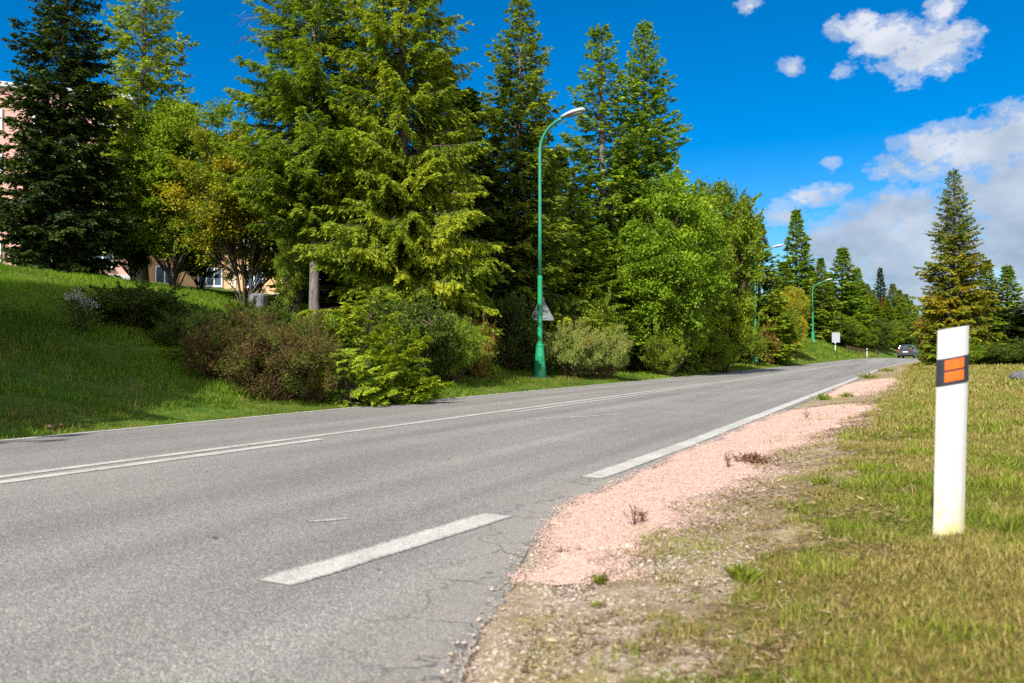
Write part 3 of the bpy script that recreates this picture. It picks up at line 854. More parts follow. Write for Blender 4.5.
def marker_post():
    d = 3.36; x, y = at(947, d); z = .93 - 173 / FPX * d
    o = thing('marker_post', 'near white marker post with black band and two orange reflectors, standing in mown grass', 'marker post', (x, y, z))
    o.rotation_euler = (0, R_(1.7), R_(15))
    pr = ovoid(.121, .046)
    H = .845
    slanted(pr, -.10, H, 0, .21).build('post_body', M['post'], o, auto=35)
    slanted(pr, .608, .722, .24, .24, .0025).build('black_band', M['black'], o, auto=35)
    for z0 in (.623, .673):
        r = MB(); n = 6; xs = np.linspace(-.0365, .0365, n)
        V = []
        for dz in (0, .041):
            for q in xs:
                a = (q / .121 + .5); yy = -.023 * (1 - abs(2 * a - 1) ** 3.2) - .0055
                V.append((q, yy, z0 + dz + .24 * q))
        for dz in (0, .041):
            for q in xs: V.append((q, -.012, z0 + dz + .24 * q))
        F = [(i, i + 1, n + i + 1, n + i) for i in range(n - 1)]
        F += [(n + i, n + i + 1, 3 * n + i + 1, 3 * n + i) for i in range(n - 1)]
        F += [(2 * n + i, 2 * n + i + 1, i + 1, i) for i in range(n - 1)]
        F += [(0, n, 3 * n, 2 * n), (n - 1, 2 * n + n - 1, 3 * n + n - 1, n + n - 1)]
        r.add(V, F); r.build('reflector', M['orange'], o)
marker_post()

def street_lamp(label, px, d, pos=None, H=8.85, arm=1.55, dark=False, group='green street lamps along the far side of the road'):
    x, y = pos or at(px, d); z = zat(x, y)
    o = thing('street_lamp', label, 'street lamp', (x, y, z - .03), 0, group)
    g, tl = (M['green_paint'], M['teal_paint']) if not dark else (M['teal_paint'], M['teal_paint'])
    MB().box((0, 0, .02), (.62, .62, .16), .03).build('concrete_footing', M['concrete'], o)
    b = MB().lathe([(.215, .10), (.215, .16), (.205, .17), (.20, .22), (.135, 1.08), (.14, 1.09), (.14, 1.16), (.10, 1.20)], 20)
    bb = b.build('lamp_base', g, o, auto=30)
    MB().box((.07, -.175, .58), (.13, .03, .46), .01).build('access_door', g, bb)
    MB().lathe([(.084, 1.19), (.080, 3.3), (.090, 3.31), (.090, 3.38), (.062, 3.42)], 16).build('lower_pole', g, o, auto=30)
    zc = H - 1.35
    pts = [(0, 0, 3.41), (0, 0, 5), (0, 0, zc)]
    rr = 1.0
    for k in range(1, 11):
        a = R_(70) * k / 10
        pts.append((rr * (1 - math.cos(a)), 0, zc + rr * math.sin(a) * 1.0))
    lx, lz = pts[-1][0], pts[-1][2]
    ex = arm - .72
    if ex > lx: pts.append((ex, 0, lz + (ex - lx) * .36))
    MB().tube(pts, [.060, .057, .054] + [.050] * (len(pts) - 3), 12).build('upper_pole', tl, o, smooth=True)
    ax, az = pts[-1][0], pts[-1][2]
    h = MB(); hp = []; hr = []
    L = .82
    n = 12
    ang = .20
    V = []; F = []
    for i in range(n + 1):
        q = i / n
        w = .05 + .105 * math.sin(math.pi * min(1, q * .92 + .06)) ** .7; w = w if q < 1 else .03
        top = .045 + .075 * math.sin(math.pi * min(1, q * .9 + .05)) ** .8; top = top if q < 1 else .02
        for j in range(12):
            a = 2 * math.pi * j / 12
            c, s = math.cos(a), math.sin(a)
            zz = s * (top if s > 0 else .04)
            V.append((ax - .06 + q * L, c * w, az + .01 + q * L * ang + zz))
    for i in range(n):
        for j in range(12): F.append((i * 12 + j, (i + 1) * 12 + j, (i + 1) * 12 + (j + 1) % 12, i * 12 + (j + 1) % 12))
    F.append(tuple(range(12))); F.append(tuple(range(n * 12 + 11, n * 12 - 1, -1)))
    hd = h.add(V, F).build('lamp_head', M['lamp_grey'], o, smooth=True)
    ln = MB(); V = []
    for i in range(13):
        a = 2 * math.pi * i / 13
        V.append((ax + .42 + .26 * math.cos(a), .10 * math.sin(a), az - .035 + (.48 + .26 * math.cos(a)) * ang))
    V2 = [(a, b * .8, c - .03) for a, b, c in V]
    ln.add(V + V2, [(i, (i + 1) % 13, 13 + (i + 1) % 13, 13 + i) for i in range(13)] + [tuple(range(25, 12, -1))])
    ln.build('lamp_lens', M['lens'], hd, smooth=False)
    return o
street_lamp('tall green curved street lamp standing in the verge before the spruces', 540, 26)
street_lamp('second green street lamp, its pole hidden among leafy trees', 755.5, 59.5, H=8.9, arm=2.0, dark=True)
street_lamp('third green street lamp, clear of the trees on the bare grassy bank', 813, 91, H=7.1, arm=2.1)
street_lamp('fourth street lamp, only its pale head showing between far spruces', 832, 122, H=8.9, arm=2.3)
street_lamp('farthest street lamp, a tiny pale head over the car', 900, 190, H=11.5, arm=2.3)

def tri_sign():
    d = 27.3; x, y = at(541.5, d); z = zat(x, y)
    o = thing('road_sign', 'grey back of a triangular road sign behind the tall green lamp', 'road sign', (x, y, z), HEAD * .75)
    top = ztop(296, d) - z; bot = ztop(320.5, d) - z; w = .43
    MB().tube([(0, .05, -.1), (0, .05, top - .1)], .030, 10).build('sign_pole', M['galv'], o, smooth=True)
    m = MB()
    def rt(s, yy): 
        out = []
        for (cx, cz) in ((-w * s, bot), (w * s, bot), (0, top)):
            for k in range(5):
                base = {0: -150, 1: -90 + 60 - 60, 2: 30}[0 if cx < 0 else 1 if cx > 0 else 2]
                a = R_((210 if cx < 0 else 270 if cx > 0 else 30) + k * 30)
                r = .035
                out.append((cx * (1 - .08) + r * math.cos(a), yy, (bot + r if cz == bot else top - 1.6 * r) + r * math.sin(a)))
        return out
    f = rt(1, -.004); b = rt(1, .012); n = len(f)
    m.add(f + b, [tuple(range(n)), tuple(range(2 * n - 1, n - 1, -1))] + [(i, n + i, n + (i + 1) % n, (i + 1) % n) for i in range(n)])
    m.build('sign_plate', M['sign_back'], o)
    for zz in (bot + .12, bot + .38): MB().box((0, -.02, zz), (.30 if zz < bot + .2 else .16, .03, .035), .004).build('clamp', M['galv'], o)
tri_sign()

M['sign_white'] = simple('pale_sign_face', (.24, .27, .31), .5, .4)
M['lime'] = simple('lime_reflective_board', (.45, .62, .03), .5, .4)
M['sign_blue'] = simple('dark_blue_sign_face', (.01, .05, .13), .45, .4)
M['sign_whitepaint'] = simple('white_sign_paint', (.75, .76, .78), .5, .4)

def far_sign():
    d = 93; x, y = at(836, d); z = zat(x, y)
    o = thing('road_sign', 'pale square road sign on a thin pole beside the far bank', 'road sign', (x, y, z), HEAD * .6)
    zt_, zb = ztop(332.5, d) - z, ztop(342.5, d) - z
    MB().tube([(0, .04, -.1), (0, .04, zt_)], .035, 8).build('sign_pole', M['galv'], o, smooth=True)
    MB().box((0, 0, (zt_ + zb) / 2), (.88, .02, zt_ - zb), .004).build('sign_plate', M['sign_white'], o)
far_sign()
def crossing_sign():
    d = 66; x, y = at(931.5, d); z = zat(x, y)
    o = thing('road_sign', 'lime-edged dark blue road sign on a lime pole beyond the white marker post', 'road sign', (x, y, z), HEAD * -.6)
    zt_, zb = ztop(328, d) - z, ztop(335.5, d) - z
    MB().tube([(-.1, .03, -.1), (-.1, .03, zt_)], .05, 8).build('sign_pole', M['lime'], o, smooth=True)
    MB().box((.10, 0, (zt_ + zb) / 2), (.62, .02, zt_ - zb), .004).build('sign_plate', M['lime'], o)
    MB().box((.10, -.014, (zt_ + zb) / 2), (.52, .012, zt_ - zb - .10), .003).build('sign_face', M['sign_blue'], o)
crossing_sign()

def small_post(label, px, d, h, base='white'):
    x, y = at(px, d); z = zat(x, y)
    o = thing('marker_post', label, 'marker post', (x, y, z), 0, 'small far marker posts')
    pr = ovoid(.13, .06, 6)
    slanted(pr, -.1, h, 0, .2).build('post_body', M['post'] if base == 'white' else M['bark_brown'], o)
    if base == 'white': slanted(pr, h * .68, h * .84, .24, .24, .003).build('black_band', M['black'], o)
small_post('white marker post at the foot of the pale square sign', 835.3, 90, 1.05)
small_post('white marker post on the crest near the centre of the road end', 867, 95, 1.05)
small_post('white marker post under the lime and blue sign', 929.5, 64, .95)
small_post('short brown wooden post at the crest between white post and car', 876, 97, .8, 'brown')

def guard_rail():
    o = thing('guard_rail', 'low dark guard rail at the crest of the road', 'guard rail')
    pts = [at(px, d) for px, d in ((847, 93.5), (854, 94.5), (861, 95.5), (868, 96.5))]
    m = MB(); z = [zat(*p) for p in pts]
    for dz, dy in ((.48, 0), (.60, .03), (.72, 0)):
        m.tube([(p[0], p[1] + dy, q + dz) for p, q in zip(pts, z)], .055, 6)
    m.build('rail', M['bark_brown'], o)
    for p, q in zip(pts, z): MB().box((p[0], p[1] + .08, q + .3), (.09, .09, .95)).build('rail_post', M['bark_brown'], o)
guard_rail()

# ---- car
M['car_paint'] = simple('dark_grey_car_paint', (.055, .06, .075), .28, .5, metal=.4, var=.05, Coat_Weight=.6, Coat_Roughness=.08)
M['car_glass'] = simple('car_glass', (.02, .025, .03), .06, .6)
M['rubber'] = simple('tyre_rubber', (.02, .02, .02), .85, .2)
M['alloy'] = simple('alloy_rim', (.45, .46, .48), .35, .5, metal=.7)
M['tail_red'] = simple('red_tail_lamp', (.35, .01, .01), .25, .5)
M['plastic'] = simple('dark_bumper_plastic', (.025, .025, .028), .6, .3)
M['plate'] = simple('pale_number_plate', (.70, .70, .70), .5, .4)
def car():
    d = 91.5; x, y = at(905.2, d); z = zat(x, y)
    o = thing('parked_car', 'dark grey hatchback seen from behind on the road crest', 'car', (x, y, float(zroad(y)) + .0), -R_(9))
    W = .89
    # sections along length (y), rear at 0
    secs = []
    def sect(yy, zb, zs, zr, wr, ws=W):
        P = [(-ws * .86, zb), (-ws, zb + .16), (-ws * .99, zs - .18), (-ws * .95, zs), (-wr, zr - .10), (-wr * .80, zr), (0, zr + .025)]
        P = P + [(-a, b) for a, b in P[-2::-1]]
        return [(a, yy, b) for a, b in P]
    data = [(.00, .42, .86, .98, .66, .80), (.10, .28, .92, 1.06, .72, .87), (.30, .24, .97, 1.36, .66, .89), (.62, .22, .98, 1.53, .60, .89), (1.2, .20, .97, 1.57, .60, .89), (2.0, .20, .95, 1.56, .60, .89),
            (2.65, .20, .94, 1.42, .60, .89), (3.15, .20, .93, 1.06, .66, .89), (3.8, .22, .86, .94, .66, .87), (4.15, .28, .74, .82, .60, .80), (4.25, .36, .62, .68, .55, .70)]
    S = [sect(*r) for r in data]; n = len(S[0])
    V = [p for s in S for p in s]
    F = [(i * n + j, (i + 1) * n + j, (i + 1) * n + j + 1, i * n + j + 1) for i in range(len(S) - 1) for j in range(n - 1)]
    F += [(i * n + n - 1, (i + 1) * n + n - 1, (i + 1) * n, i * n) for i in range(len(S) - 1)]
    F += [tuple(range(n)), tuple(range(len(S) * n - 1, (len(S) - 1) * n - 1, -1))]
    MB().add(V, F).build('car_body', M['car_paint'], o, auto=28)
    def quad(nm, P, mat, th=.012, par=o):
        P = np.array(P, float); nrm = np.cross(P[1] - P[0], P[-1] - P[0]); nrm /= np.linalg.norm(nrm)
        k = len(P); Q = np.concatenate([P + nrm * th, P - nrm * th])
        return MB().add(Q, [tuple(range(k)), tuple(range(2 * k - 1, k - 1, -1))] + [(i, k + i, k + (i + 1) % k, (i + 1) % k) for i in range(k)]).build(nm, mat, par)
    quad('rear_window', [(-.60, .135, 1.08), (.60, .135, 1.08), (.54, .46, 1.44), (-.54, .46, 1.44)], M['car_glass'])
    quad('windscreen', [(.60, 3.13, 1.09), (-.60, 3.13, 1.09), (-.54, 2.66, 1.41), (.54, 2.66, 1.41)], M['car_glass'])
    for s in (-1, 1):
        quad('side_window', [(s * .838, .55, 1.02), (s * .836, 2.85, 1.00), (s * .655, 2.35, 1.43), (s * .645, .75, 1.44)], M['car_glass'])
        MB().box((s * .70, .045, .90), (.26, .12, .17), .03).build('tail_light', M['tail_red'], o)
        MB().box((s * .98, 2.62, 1.0), (.16, .09, .13), .03).build('wing_mirror', M['car_paint'], o)
        MB().box((s * .58, 4.16, .66), (.26, .10, .13), .03).build('headlight', M['plate'], o)
        for yy in (.78, 3.38):
            w = thing('wheel', '', '', (s * .80, yy, .315)); w.parent = o
            del w['label']; del w['category']
            MB().tube([(-.105, 0, 0), (-.09, 0, 0), (.09, 0, 0), (.105, 0, 0)], [.275, .315, .315, .275], 24).build('tyre', M['rubber'], w, auto=30)
            MB().tube([(s * .09, 0, 0), (s * .112, 0, 0)], [.20, .17], 20).build('rim', M['alloy'], w, auto=30)
    MB().box((0, -.02, .46), (1.62, .16, .24), .05).build('bumper', M['plastic'], o)
    MB().box((0, -.015, .74), (.52, .03, .11), .006).build('number_plate', M['plate'], o)
car()

# ---- stones and blocks
def lump(name, label, cat, pos, r, mat, seed, sq=(1, .8, .6)):
    rng = np.random.default_rng(seed)
    import bmesh
    bm = bmesh.new(); bmesh.ops.create_icosphere(bm, subdivisions=3, radius=1)
    pl = unit(rng.normal(0, 1, (14, 3))); pd = rng.uniform(.62, .9, 14)
    for v in bm.verts:
        p = np.array(v.co)
        k = 1.0
        for a, b in zip(pl, pd):
            dd = float(a @ p)
            if dd > b: k = min(k, b / dd)
        v.co = [p[i] * k * r * sq[i] for i in range(3)]
    me = bpy.data.meshes.new(name); bm.to_mesh(me); bm.free(); me.materials.append(mat)
    me.polygons.foreach_set('use_smooth', [True] * len(me.polygons)); me.set_sharp_from_angle(angle=R_(25))
    o = link(name, me, label=label, category=cat); o.location = pos; return o
x, y = at(1022, 21); lump('boulder', 'dark grey rock lying on the mown grass near the right edge', 'rock', (x, y, zat(x, y) + .09), .34, M['rock'], 4)
x, y = at(258, 21.5); zz = zat(x, y)
b = MB().box((0, 0, .10), (.40, .36, .8), .05).build('concrete_block', M['rock'], None, label='small grey concrete block standing among the bushes on the bank', category='block')
b.location = (x, y, ztop(312, 21.5)); b.rotation_euler = (0, .04, .3)
for i, (px, d, r, lab) in enumerate([(52, 9.6, .06, 'brown clod of earth in the verge at the road edge'), (62, 9.75, .045, 'small clod of earth beside a larger brown clod')]):
    x, y = at(px, d); lump('earth_clod', lab, 'clod', (x, y, zat(x, y) + .04), r, M['bark_brown'], 30 + i)

# ---- buildings
M['pink_wall'] = simple('pink_render', (.52, .29, .25), .9, .15, var=.06, scale=.6, bump=.1)
M['peach_wall'] = simple('peach_render', (.60, .36, .19), .9, .15, var=.06, scale=.6, bump=.1)
M['cream_wall'] = simple('cream_render', (.62, .52, .40), .9, .15, var=.05, scale=.6)
M['grey_wall'] = simple('grey_render', (.40, .40, .41), .9, .15, var=.06)
M['win_frame'] = simple('white_window_frame', (.70, .72, .74), .5, .4)
M['pane'] = simple('window_glass', (.05, .08, .12), .06, .8)
M['red_roof'] = simple('red_roof_sheet', (.30, .025, .02), .6, .3, var=.2)
def apartment(label, px, d, L, storeys, wall, band, rz, base=4.2, fh=2.85):
    x, y = at(px, d)
    o = thing('apartment_building', label, 'building', (x, y, base), rz)
    H = storeys * fh + .9
    MB().box((-6, 0, H / 2 - .6), (12, L, H + 1.2)).build('wall', wall, o)
    MB().box((.02, 0, -.1), (.10, L + .05, 1.5)).build('plinth', M['grey_wall'], o)
    MB().box((-6, 0, H + .17), (12.5, L + .4, .33), .03).build('roof', M['grey_wall'], o)
    n = int(L // 3.1)
    for k in range(n + 1):
        if k % 2 == 0 and 0 < k < n: MB().box((.02, -L / 2 + k * L / n, H / 2 + .3), (.08, .5, H - 1.4)).build('wall_band', band, o)
    for f in range(storeys):
        for k in range(n):
            yy = -L / 2 + (k + .5) * L / n; zz = 1.0 + f * fh + .75
            w = 1.2 if k % 3 else 1.6
            fr = MB(); h = 1.3; t_ = .09
            for dy in ((-w / 2, 0, w / 2) if w < 1.5 else (-w / 2, -w / 6, w / 6, w / 2)): fr.box((.06, yy + dy, zz), (.10, t_, h + t_))
            for dz in (-h / 2, h / 2): fr.box((.062, yy, zz + dz), (.11, w + t_, t_))
            fo = fr.build('window', M['win_frame'], o)
            MB().box((.035, yy, zz), (.03, w, h)).build('pane', M['pane'], fo)
            MB().box((.10, yy, zz - h / 2 - .09), (.26, w + .25, .05)).build('sill', M['grey_wall'], fo)
    return o
apartment('pink rendered apartment block showing through the darkest spruce', -12, 50, 16, 4, M['pink_wall'], M['cream_wall'], R_(-42), base=5.6)
apartment('peach and cream apartment block behind the leafy trees', 232, 60, 25, 3, M['peach_wall'], M['cream_wall'], R_(-42), base=5.0)
def house():
    x, y = at(500, 62); z = zat(x, y)
    o = thing('house', 'small house with a red roof barely showing behind the spruces', 'house', (x, y, z), HEAD)
    MB().box((0, 0, 2.5), (9, 7, 5.2)).build('wall', M['cream_wall'], o)
    MB().add([(-5, -4, 5.0), (5, -4, 5.0), (5, 4, 5.0), (-5, 4, 5.0), (-5, 0, 8.0), (5, 0, 8.0)], [(0, 1, 5, 4), (2, 3, 4, 5), (1, 2, 5), (3, 0, 4), (3, 2, 1, 0)]).build('roof', M['red_roof'], o)
    for xx in (-2.6, 0, 2.6): 
        f = MB().box((xx, -3.53, 2.9), (1.3, .08, 1.4)).build('window', M['win_frame'], o)
        MB().box((xx, -3.585, 2.9), (1.1, .04, 1.2)).build('pane', M['pane'], f)
house()

# ================================================================== TREES AND SHRUBS
SPH = spruce(11, 19.0, 3.1, .03, 560, 23, .78, .045, .66, .16, .75, pend=.9, wid=.88)          # big drooping roadside spruce
SPH2 = spruce(12, 18.0, 2.9, .25, 430, 22, .78, .045, .6, .22, .75, pend=.8, wid=.88, trunk_r=.15)           # same kind, bare below
SPM = spruce(13, 15.0, 2.3, .04, 520, 16, 1.15, .06, .45, .12, .62, wid=1.15, pend=.4)
SPT = spruce(14, 15.0, 1.9, .10, 380, 11, 1.4, .075, .34, .24, .60, wid=1.15, pend=.4)         # thin, see-through
SPF = spruce(15, 13.0, 2.1, .02, 360, 11, 2.1, .12, .35, .08, .90, wid=1.2)
SPF2 = spruce(16, 13.0, 1.8, .02, 340, 11, 2.1, .12, .30, .12, .82, wid=1.2)
SPY = spruce(17, 2.4, 1.0, .02, 85, 44, .66, .042, .25, .34, .5, .03, wid=.95)      # young
LARCH = spruce(18, 14.0, 2.2, .12, 340, 12, 1.25, .07, .3, .22, .5)
BRT = broadleaf(21, 8.0, 2.4, .14, 260, 300, .10, 3, .16, .40, .085, long_leaf=.7, lob=.5)         # tree on a trunk
BRM = broadleaf(22, 8.0, 2.4, .15, 210, 260, .10, 6, .30, .40, .11, long_leaf=.7, lob=.5)        # many stems
BRB = broadleaf(23, 9.0, 3.0, .03, 380, 300, .115, 2, .2, .46, .16, .45, long_leaf=.8)      # crown to the ground
BRB2 = broadleaf(27, 9.0, 2.6, .03, 340, 280, .12, 2, .2, .44, .16, .4, long_leaf=.8)
BSH = broadleaf(24, 1.8, 1.2, .02, 140, 200, .062, 5, .5, .21, .05, .4, long_leaf=.65)
BSN = broadleaf(25, 1.7, 1.2, .02, 150, 190, .075, 6, .55, .17, .04, .45, long_leaf=.26)   # narrow leaves
BSB = broadleaf(26, 1.9, 1.3, .02, 140, 190, .05, 7, .55, .20, .04, .35, long_leaf=.5)

# --- left clump
plant(SPM, 'spruce_tree', 'darkest tall spruce in front of the pink apartment block', 'spruce tree', 58, 27, -70, 118, 'spruce_shaded', rz=.6)
plant(LARCH, 'spruce_tree', 'sparse sunlit conifer rising behind the darkest spruce', 'spruce tree', 142, 34, -60, 112, 'spruce_fresh', 'bark_grey')
plant(BRT, 'leafy_tree', 'dark leafy tree with two slim trunks before the peach block', 'tree', 172, 29, 80, 140, 'broad_lit', 'bark', rz=1.0)
plant(BRM, 'leafy_tree', 'yellowing leafy tree with a fan of thin stems', 'tree', 246, 27.5, 128, 128, 'broad_yellow', 'bark', rz=.3)
plant(BRM, 'leafy_tree', 'small half-hidden yellow tree between fan-stemmed tree and leaning trunk', 'tree', 292, 36, 150, 80, 'broad_yellow', 'bark', rz=2.1)
plant(BRM, 'leafy_tree', 'low green sapling in front of the peach block, beside the fan of stems', 'tree', 200, 33, 205, 64, 'broad_dark', 'bark', rz=4)
plant(BRT, 'leafy_tree', 'thin sapling against the pink and peach blocks', 'tree', 132, 31, 190, 60, 'broad_dark', 'bark', rz=5)
plant(BRM, 'leafy_tree', 'pale green sapling close left of the leaning grey trunk', 'tree', 297, 27, 222, 42, 'bush_green', 'bark', rz=2)
# --- the big roadside spruces
t = plant(SPH2, 'spruce_tree', 'leaning spruce with a bare grey trunk, first of the big roadside spruces', 'spruce tree', 314, 23.3, -140, 172, 'spruce', 'bark_grey', rz=2.2, tilt=(0, R_(4.5)))
rng = np.random.default_rng(8); W = []
for k in range(10):
    b0 = np.array([rng.uniform(-.1, .1), rng.uniform(-.1, .1), 12.3 + rng.uniform(-.4, .9)]); a = rng.normal(R_(200) - 2.2, .4); L = rng.uniform(1.9, 2.9)
    q = np.linspace(0, 1, 7)[:, None]; e = b0 + np.array([math.cos(a) * L, math.sin(a) * L, rng.uniform(-.3, .2)])
    P = b0 * (1 - q) + e * q; P[:, 2] += .15 * np.sin(q[:, 0] * 3) - .25 * q[:, 0] ** 2
    W.append(tube(P, np.linspace(.022, .006, 7), 4))
    for j in range(22):
        s = rng.uniform(.2, 1); p = b0 * (1 - s) + e * s; dd = np.array([math.cos(a + rng.normal(0, 1)), math.sin(a + rng.normal(0, 1)), rng.uniform(-1.2, .1)]) * rng.uniform(.12, .40)
        W.append(tube([p, p + dd * .6, p + dd], [.006, .005, .003], 3))
wv, wf = gather(W); link('dead_branches', np_mesh('dead_branches', wv, wf, [M['dead_twig']]), t)
plant(SPH, 'spruce_tree', 'broad bright roadside spruce with drooping boughs down to the bushes', 'spruce tree', 404, 23, -220, 178, 'spruce_fresh', rz=3.9)
plant(SPM, 'spruce_tree', 'tall narrow spruce close behind the tall green lamp', 'spruce tree', 514, 31, -8, 122, 'spruce_olive', 'bark_grey')
plant(SPT, 'spruce_tree', 'thin see-through spruce with its trunk showing', 'spruce tree', 603, 37, 26, 104, 'spruce_olive', 'bark_grey')
plant(SPM, 'spruce_tree', 'dense pointed spruce rising behind the roundest leafy tree', 'spruce tree', 651, 39, 24, 112, 'spruce', rz=4)
plant(BRB, 'leafy_tree', 'big rounded leafy tree clothed to the ground by the road', 'tree', 664, 35.5, 172, 122, 'broad_lit', rz=1)
plant(BRB2, 'leafy_tree', 'leafy tree joined to the big rounded one on its far side', 'tree', 726, 42, 176, 84, 'broad_lit', rz=2)
plant(SPM, 'spruce_tree', 'low shaded spruce between the lamp and the rounded leafy tree', 'spruce tree', 585, 34, 205, 90, 'spruce_olive', rz=5)
plant(SPF, 'spruce_tree', 'shaded spruce filling the gap left of the tall green lamp', 'spruce tree', 468, 30, 90, 130, 'spruce_shaded', rz=1.4)
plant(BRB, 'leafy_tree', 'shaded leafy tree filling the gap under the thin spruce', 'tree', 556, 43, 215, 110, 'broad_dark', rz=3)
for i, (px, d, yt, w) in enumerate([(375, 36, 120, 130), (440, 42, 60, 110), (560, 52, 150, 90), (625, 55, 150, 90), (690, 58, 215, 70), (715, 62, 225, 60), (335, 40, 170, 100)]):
    plant(SPF2 if i % 2 else SPF, 'spruce_tree', 'dark spruce in the shaded rank behind the front roadside trees', 'spruce tree', px, d, yt, w, 'spruce_shaded', group='shaded spruces behind the front rank')
# --- beyond: left side of the road
plant(SPF, 'spruce_tree', 'mid-green spruce just past the leafy trees, by the second lamp', 'spruce tree', 760, 62, 224, 62, 'spruce', rz=.3)
plant(SPF2, 'spruce_tree', 'tall dark spruce behind the yellow bush on the bank', 'spruce tree', 797, 101, 210, 44, 'spruce', rz=2.4)
plant(BRB2, 'leafy_tree', 'yellowest small tree on the bank before the tall dark spruce', 'tree', 791, 71, 284, 34, 'bush_yellow')
plant(BRB, 'leafy_tree', 'green bushy tree at the start of the bare grassy bank', 'tree', 770, 62, 298, 52, 'bush_green')
plant(SPF, 'spruce_tree', 'small olive spruce just behind the third lamp', 'spruce tree', 822, 96, 258, 34, 'spruce_olive', rz=1.7)
plant(SPF2, 'spruce_tree', 'wide dark-green spruce nearest the far road end', 'spruce tree', 843, 104, 248, 46, 'spruce', rz=3.1)
plant(SPF, 'spruce_tree', 'spruce tucked against the wide one at the road end', 'spruce tree', 857, 112, 268, 34, 'spruce', rz=4.4)
plant(BRB, 'leafy_tree', 'olive bushy tree on the slope behind the third lamp', 'tree', 815, 103, 310, 36, 'broad_lit', rz=5)
plant(SPF2, 'spruce_tree', 'tallest thin spruce standing above the far row', 'spruce tree', 881, 150, 268, 20, 'spruce_shaded', rz=.9)
plant(SPF, 'spruce_tree', 'rusty brown conifer in the far row', 'spruce tree', 884, 138, 298, 18, 'bush_rust')
plant(BRB, 'leafy_tree', 'rust-coloured leafy tree at the crest beside the car', 'tree', 921, 135, 318, 22, 'bush_rust')
for i, (px, d, yt, w) in enumerate([(812, 120, 266, 30), (831, 130, 272, 26), (866, 128, 284, 30), (873, 135, 290, 26), (893, 140, 284, 24), (900, 146, 290, 26), (906, 150, 294, 24), (888, 128, 300, 26), (899, 132, 306, 24), (852, 120, 284, 30), (911, 160, 300, 22), (917, 165, 306, 18), (877, 126, 305, 26), (783, 96, 262, 44), (806, 104, 276, 36), (862, 140, 282, 30), (925, 170, 312, 18)]):
    plant(SPF if i % 2 else SPF2, 'spruce_tree', 'small far spruce in the dense row behind the road crest', 'spruce tree', px, d, yt, w, ['spruce', 'spruce_olive', 'spruce'][i % 3], group='far spruces behind the crest')
for i, (px, d, yt, w) in enumerate([(842, 97, 322, 28), (854, 99.5, 318, 28), (866, 103, 322, 24), (877, 107, 318, 26), (887, 112, 322, 24), (896, 118, 320, 22), (906, 128, 322, 20), (832, 98, 330, 18)]):
    plant(BRB if i % 2 else BRB2, 'leafy_tree', 'low bushy tree in the hedge line just behind the road crest', 'tree', px, d, yt, w, ['bush_dark', 'broad_lit', 'bush_green'][i % 3], group='bushy hedge line behind the crest')
# --- right side
plant(SPM, 'spruce_tree', 'orange-tinged spruce standing alone on the grass behind the white post', 'spruce tree', 953, 49, 170, 64, 'spruce_orange', 'bark_grey', rz=1)
plant(SPF, 'spruce_tree', 'dark green spruce close behind the orange-tinged one', 'spruce tree', 988, 53, 260, 44, 'spruce', rz=2)
plant(SPF2, 'spruce_tree', 'shorter dark spruce at the right edge of the view', 'spruce tree', 1008, 52, 266, 44, 'spruce', rz=3)
plant(SPF, 'spruce_tree', 'shaded spruce cut off by the right edge of the view', 'spruce tree', 1034, 50, 284, 60, 'spruce_shaded', rz=4)
plant(SPF, 'spruce_tree', 'small green spruce at the foot of the orange-tinged one, on the road side', 'spruce tree', 934, 62, 302, 22, 'spruce', rz=5)
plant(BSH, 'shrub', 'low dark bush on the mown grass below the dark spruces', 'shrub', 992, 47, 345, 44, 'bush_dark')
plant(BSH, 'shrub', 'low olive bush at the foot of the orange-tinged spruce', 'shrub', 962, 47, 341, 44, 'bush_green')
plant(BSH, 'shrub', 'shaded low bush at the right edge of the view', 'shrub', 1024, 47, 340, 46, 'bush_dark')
plant(BSH, 'shrub', 'tiny weedy bush at the end of the dirt shoulder', 'shrub', 926, 60, 350, 14, 'bush_green')

# --- shrubs along the bank
S = lambda *a, **k: plant(*a, crown_name='foliage', trunk_name='stems', **k)
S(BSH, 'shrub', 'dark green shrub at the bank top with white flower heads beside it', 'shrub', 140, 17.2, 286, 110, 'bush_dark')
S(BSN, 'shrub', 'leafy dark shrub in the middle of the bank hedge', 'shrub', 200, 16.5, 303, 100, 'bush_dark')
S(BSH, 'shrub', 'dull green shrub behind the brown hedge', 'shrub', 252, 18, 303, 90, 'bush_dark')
S(BSB, 'shrub', 'reddish brown shrub at the upper end of the hedge', 'shrub', 222, 14.6, 318, 80, 'bush_brown')
S(BSB, 'shrub', 'largest reddish brown shrub reaching the roadside grass', 'shrub', 268, 14.0, 324, 104, 'bush_brown')
S(BSB, 'shrub', 'brown and green shrub next to the young spruces', 'shrub', 313, 14.4, 330, 70, 'bush_brown')
S(BSB, 'shrub', 'dark reddish shrub behind the largest brown one', 'shrub', 247, 16.2, 303, 84, 'bush_brown')
S(BSN, 'shrub', 'tall olive brown shrub at the lower end of the hedge', 'shrub', 294, 15.8, 308, 84, 'bush_brown')
S(BSH, 'shrub', 'green shrub under the leaning grey trunk', 'shrub', 318, 17.5, 318, 75, 'bush_green')
S(BSH, 'shrub', 'low green shrub hugging the foot of the brown hedge', 'shrub', 190, 15.4, 345, 60, 'bush_green')
plant(SPY, 'spruce_tree', 'young bright spruce with boughs low over the verge, behind its twin', 'spruce tree', 358, 17, 296, 105, 'spruce_fresh', rz=1, tilt=(.1, .16))
plant(SPY, 'spruce_tree', 'young bright spruce leaning out nearest the road', 'spruce tree', 392, 15.4, 326, 88, 'spruce_fresh', rz=2.5, tilt=(.1, .34))
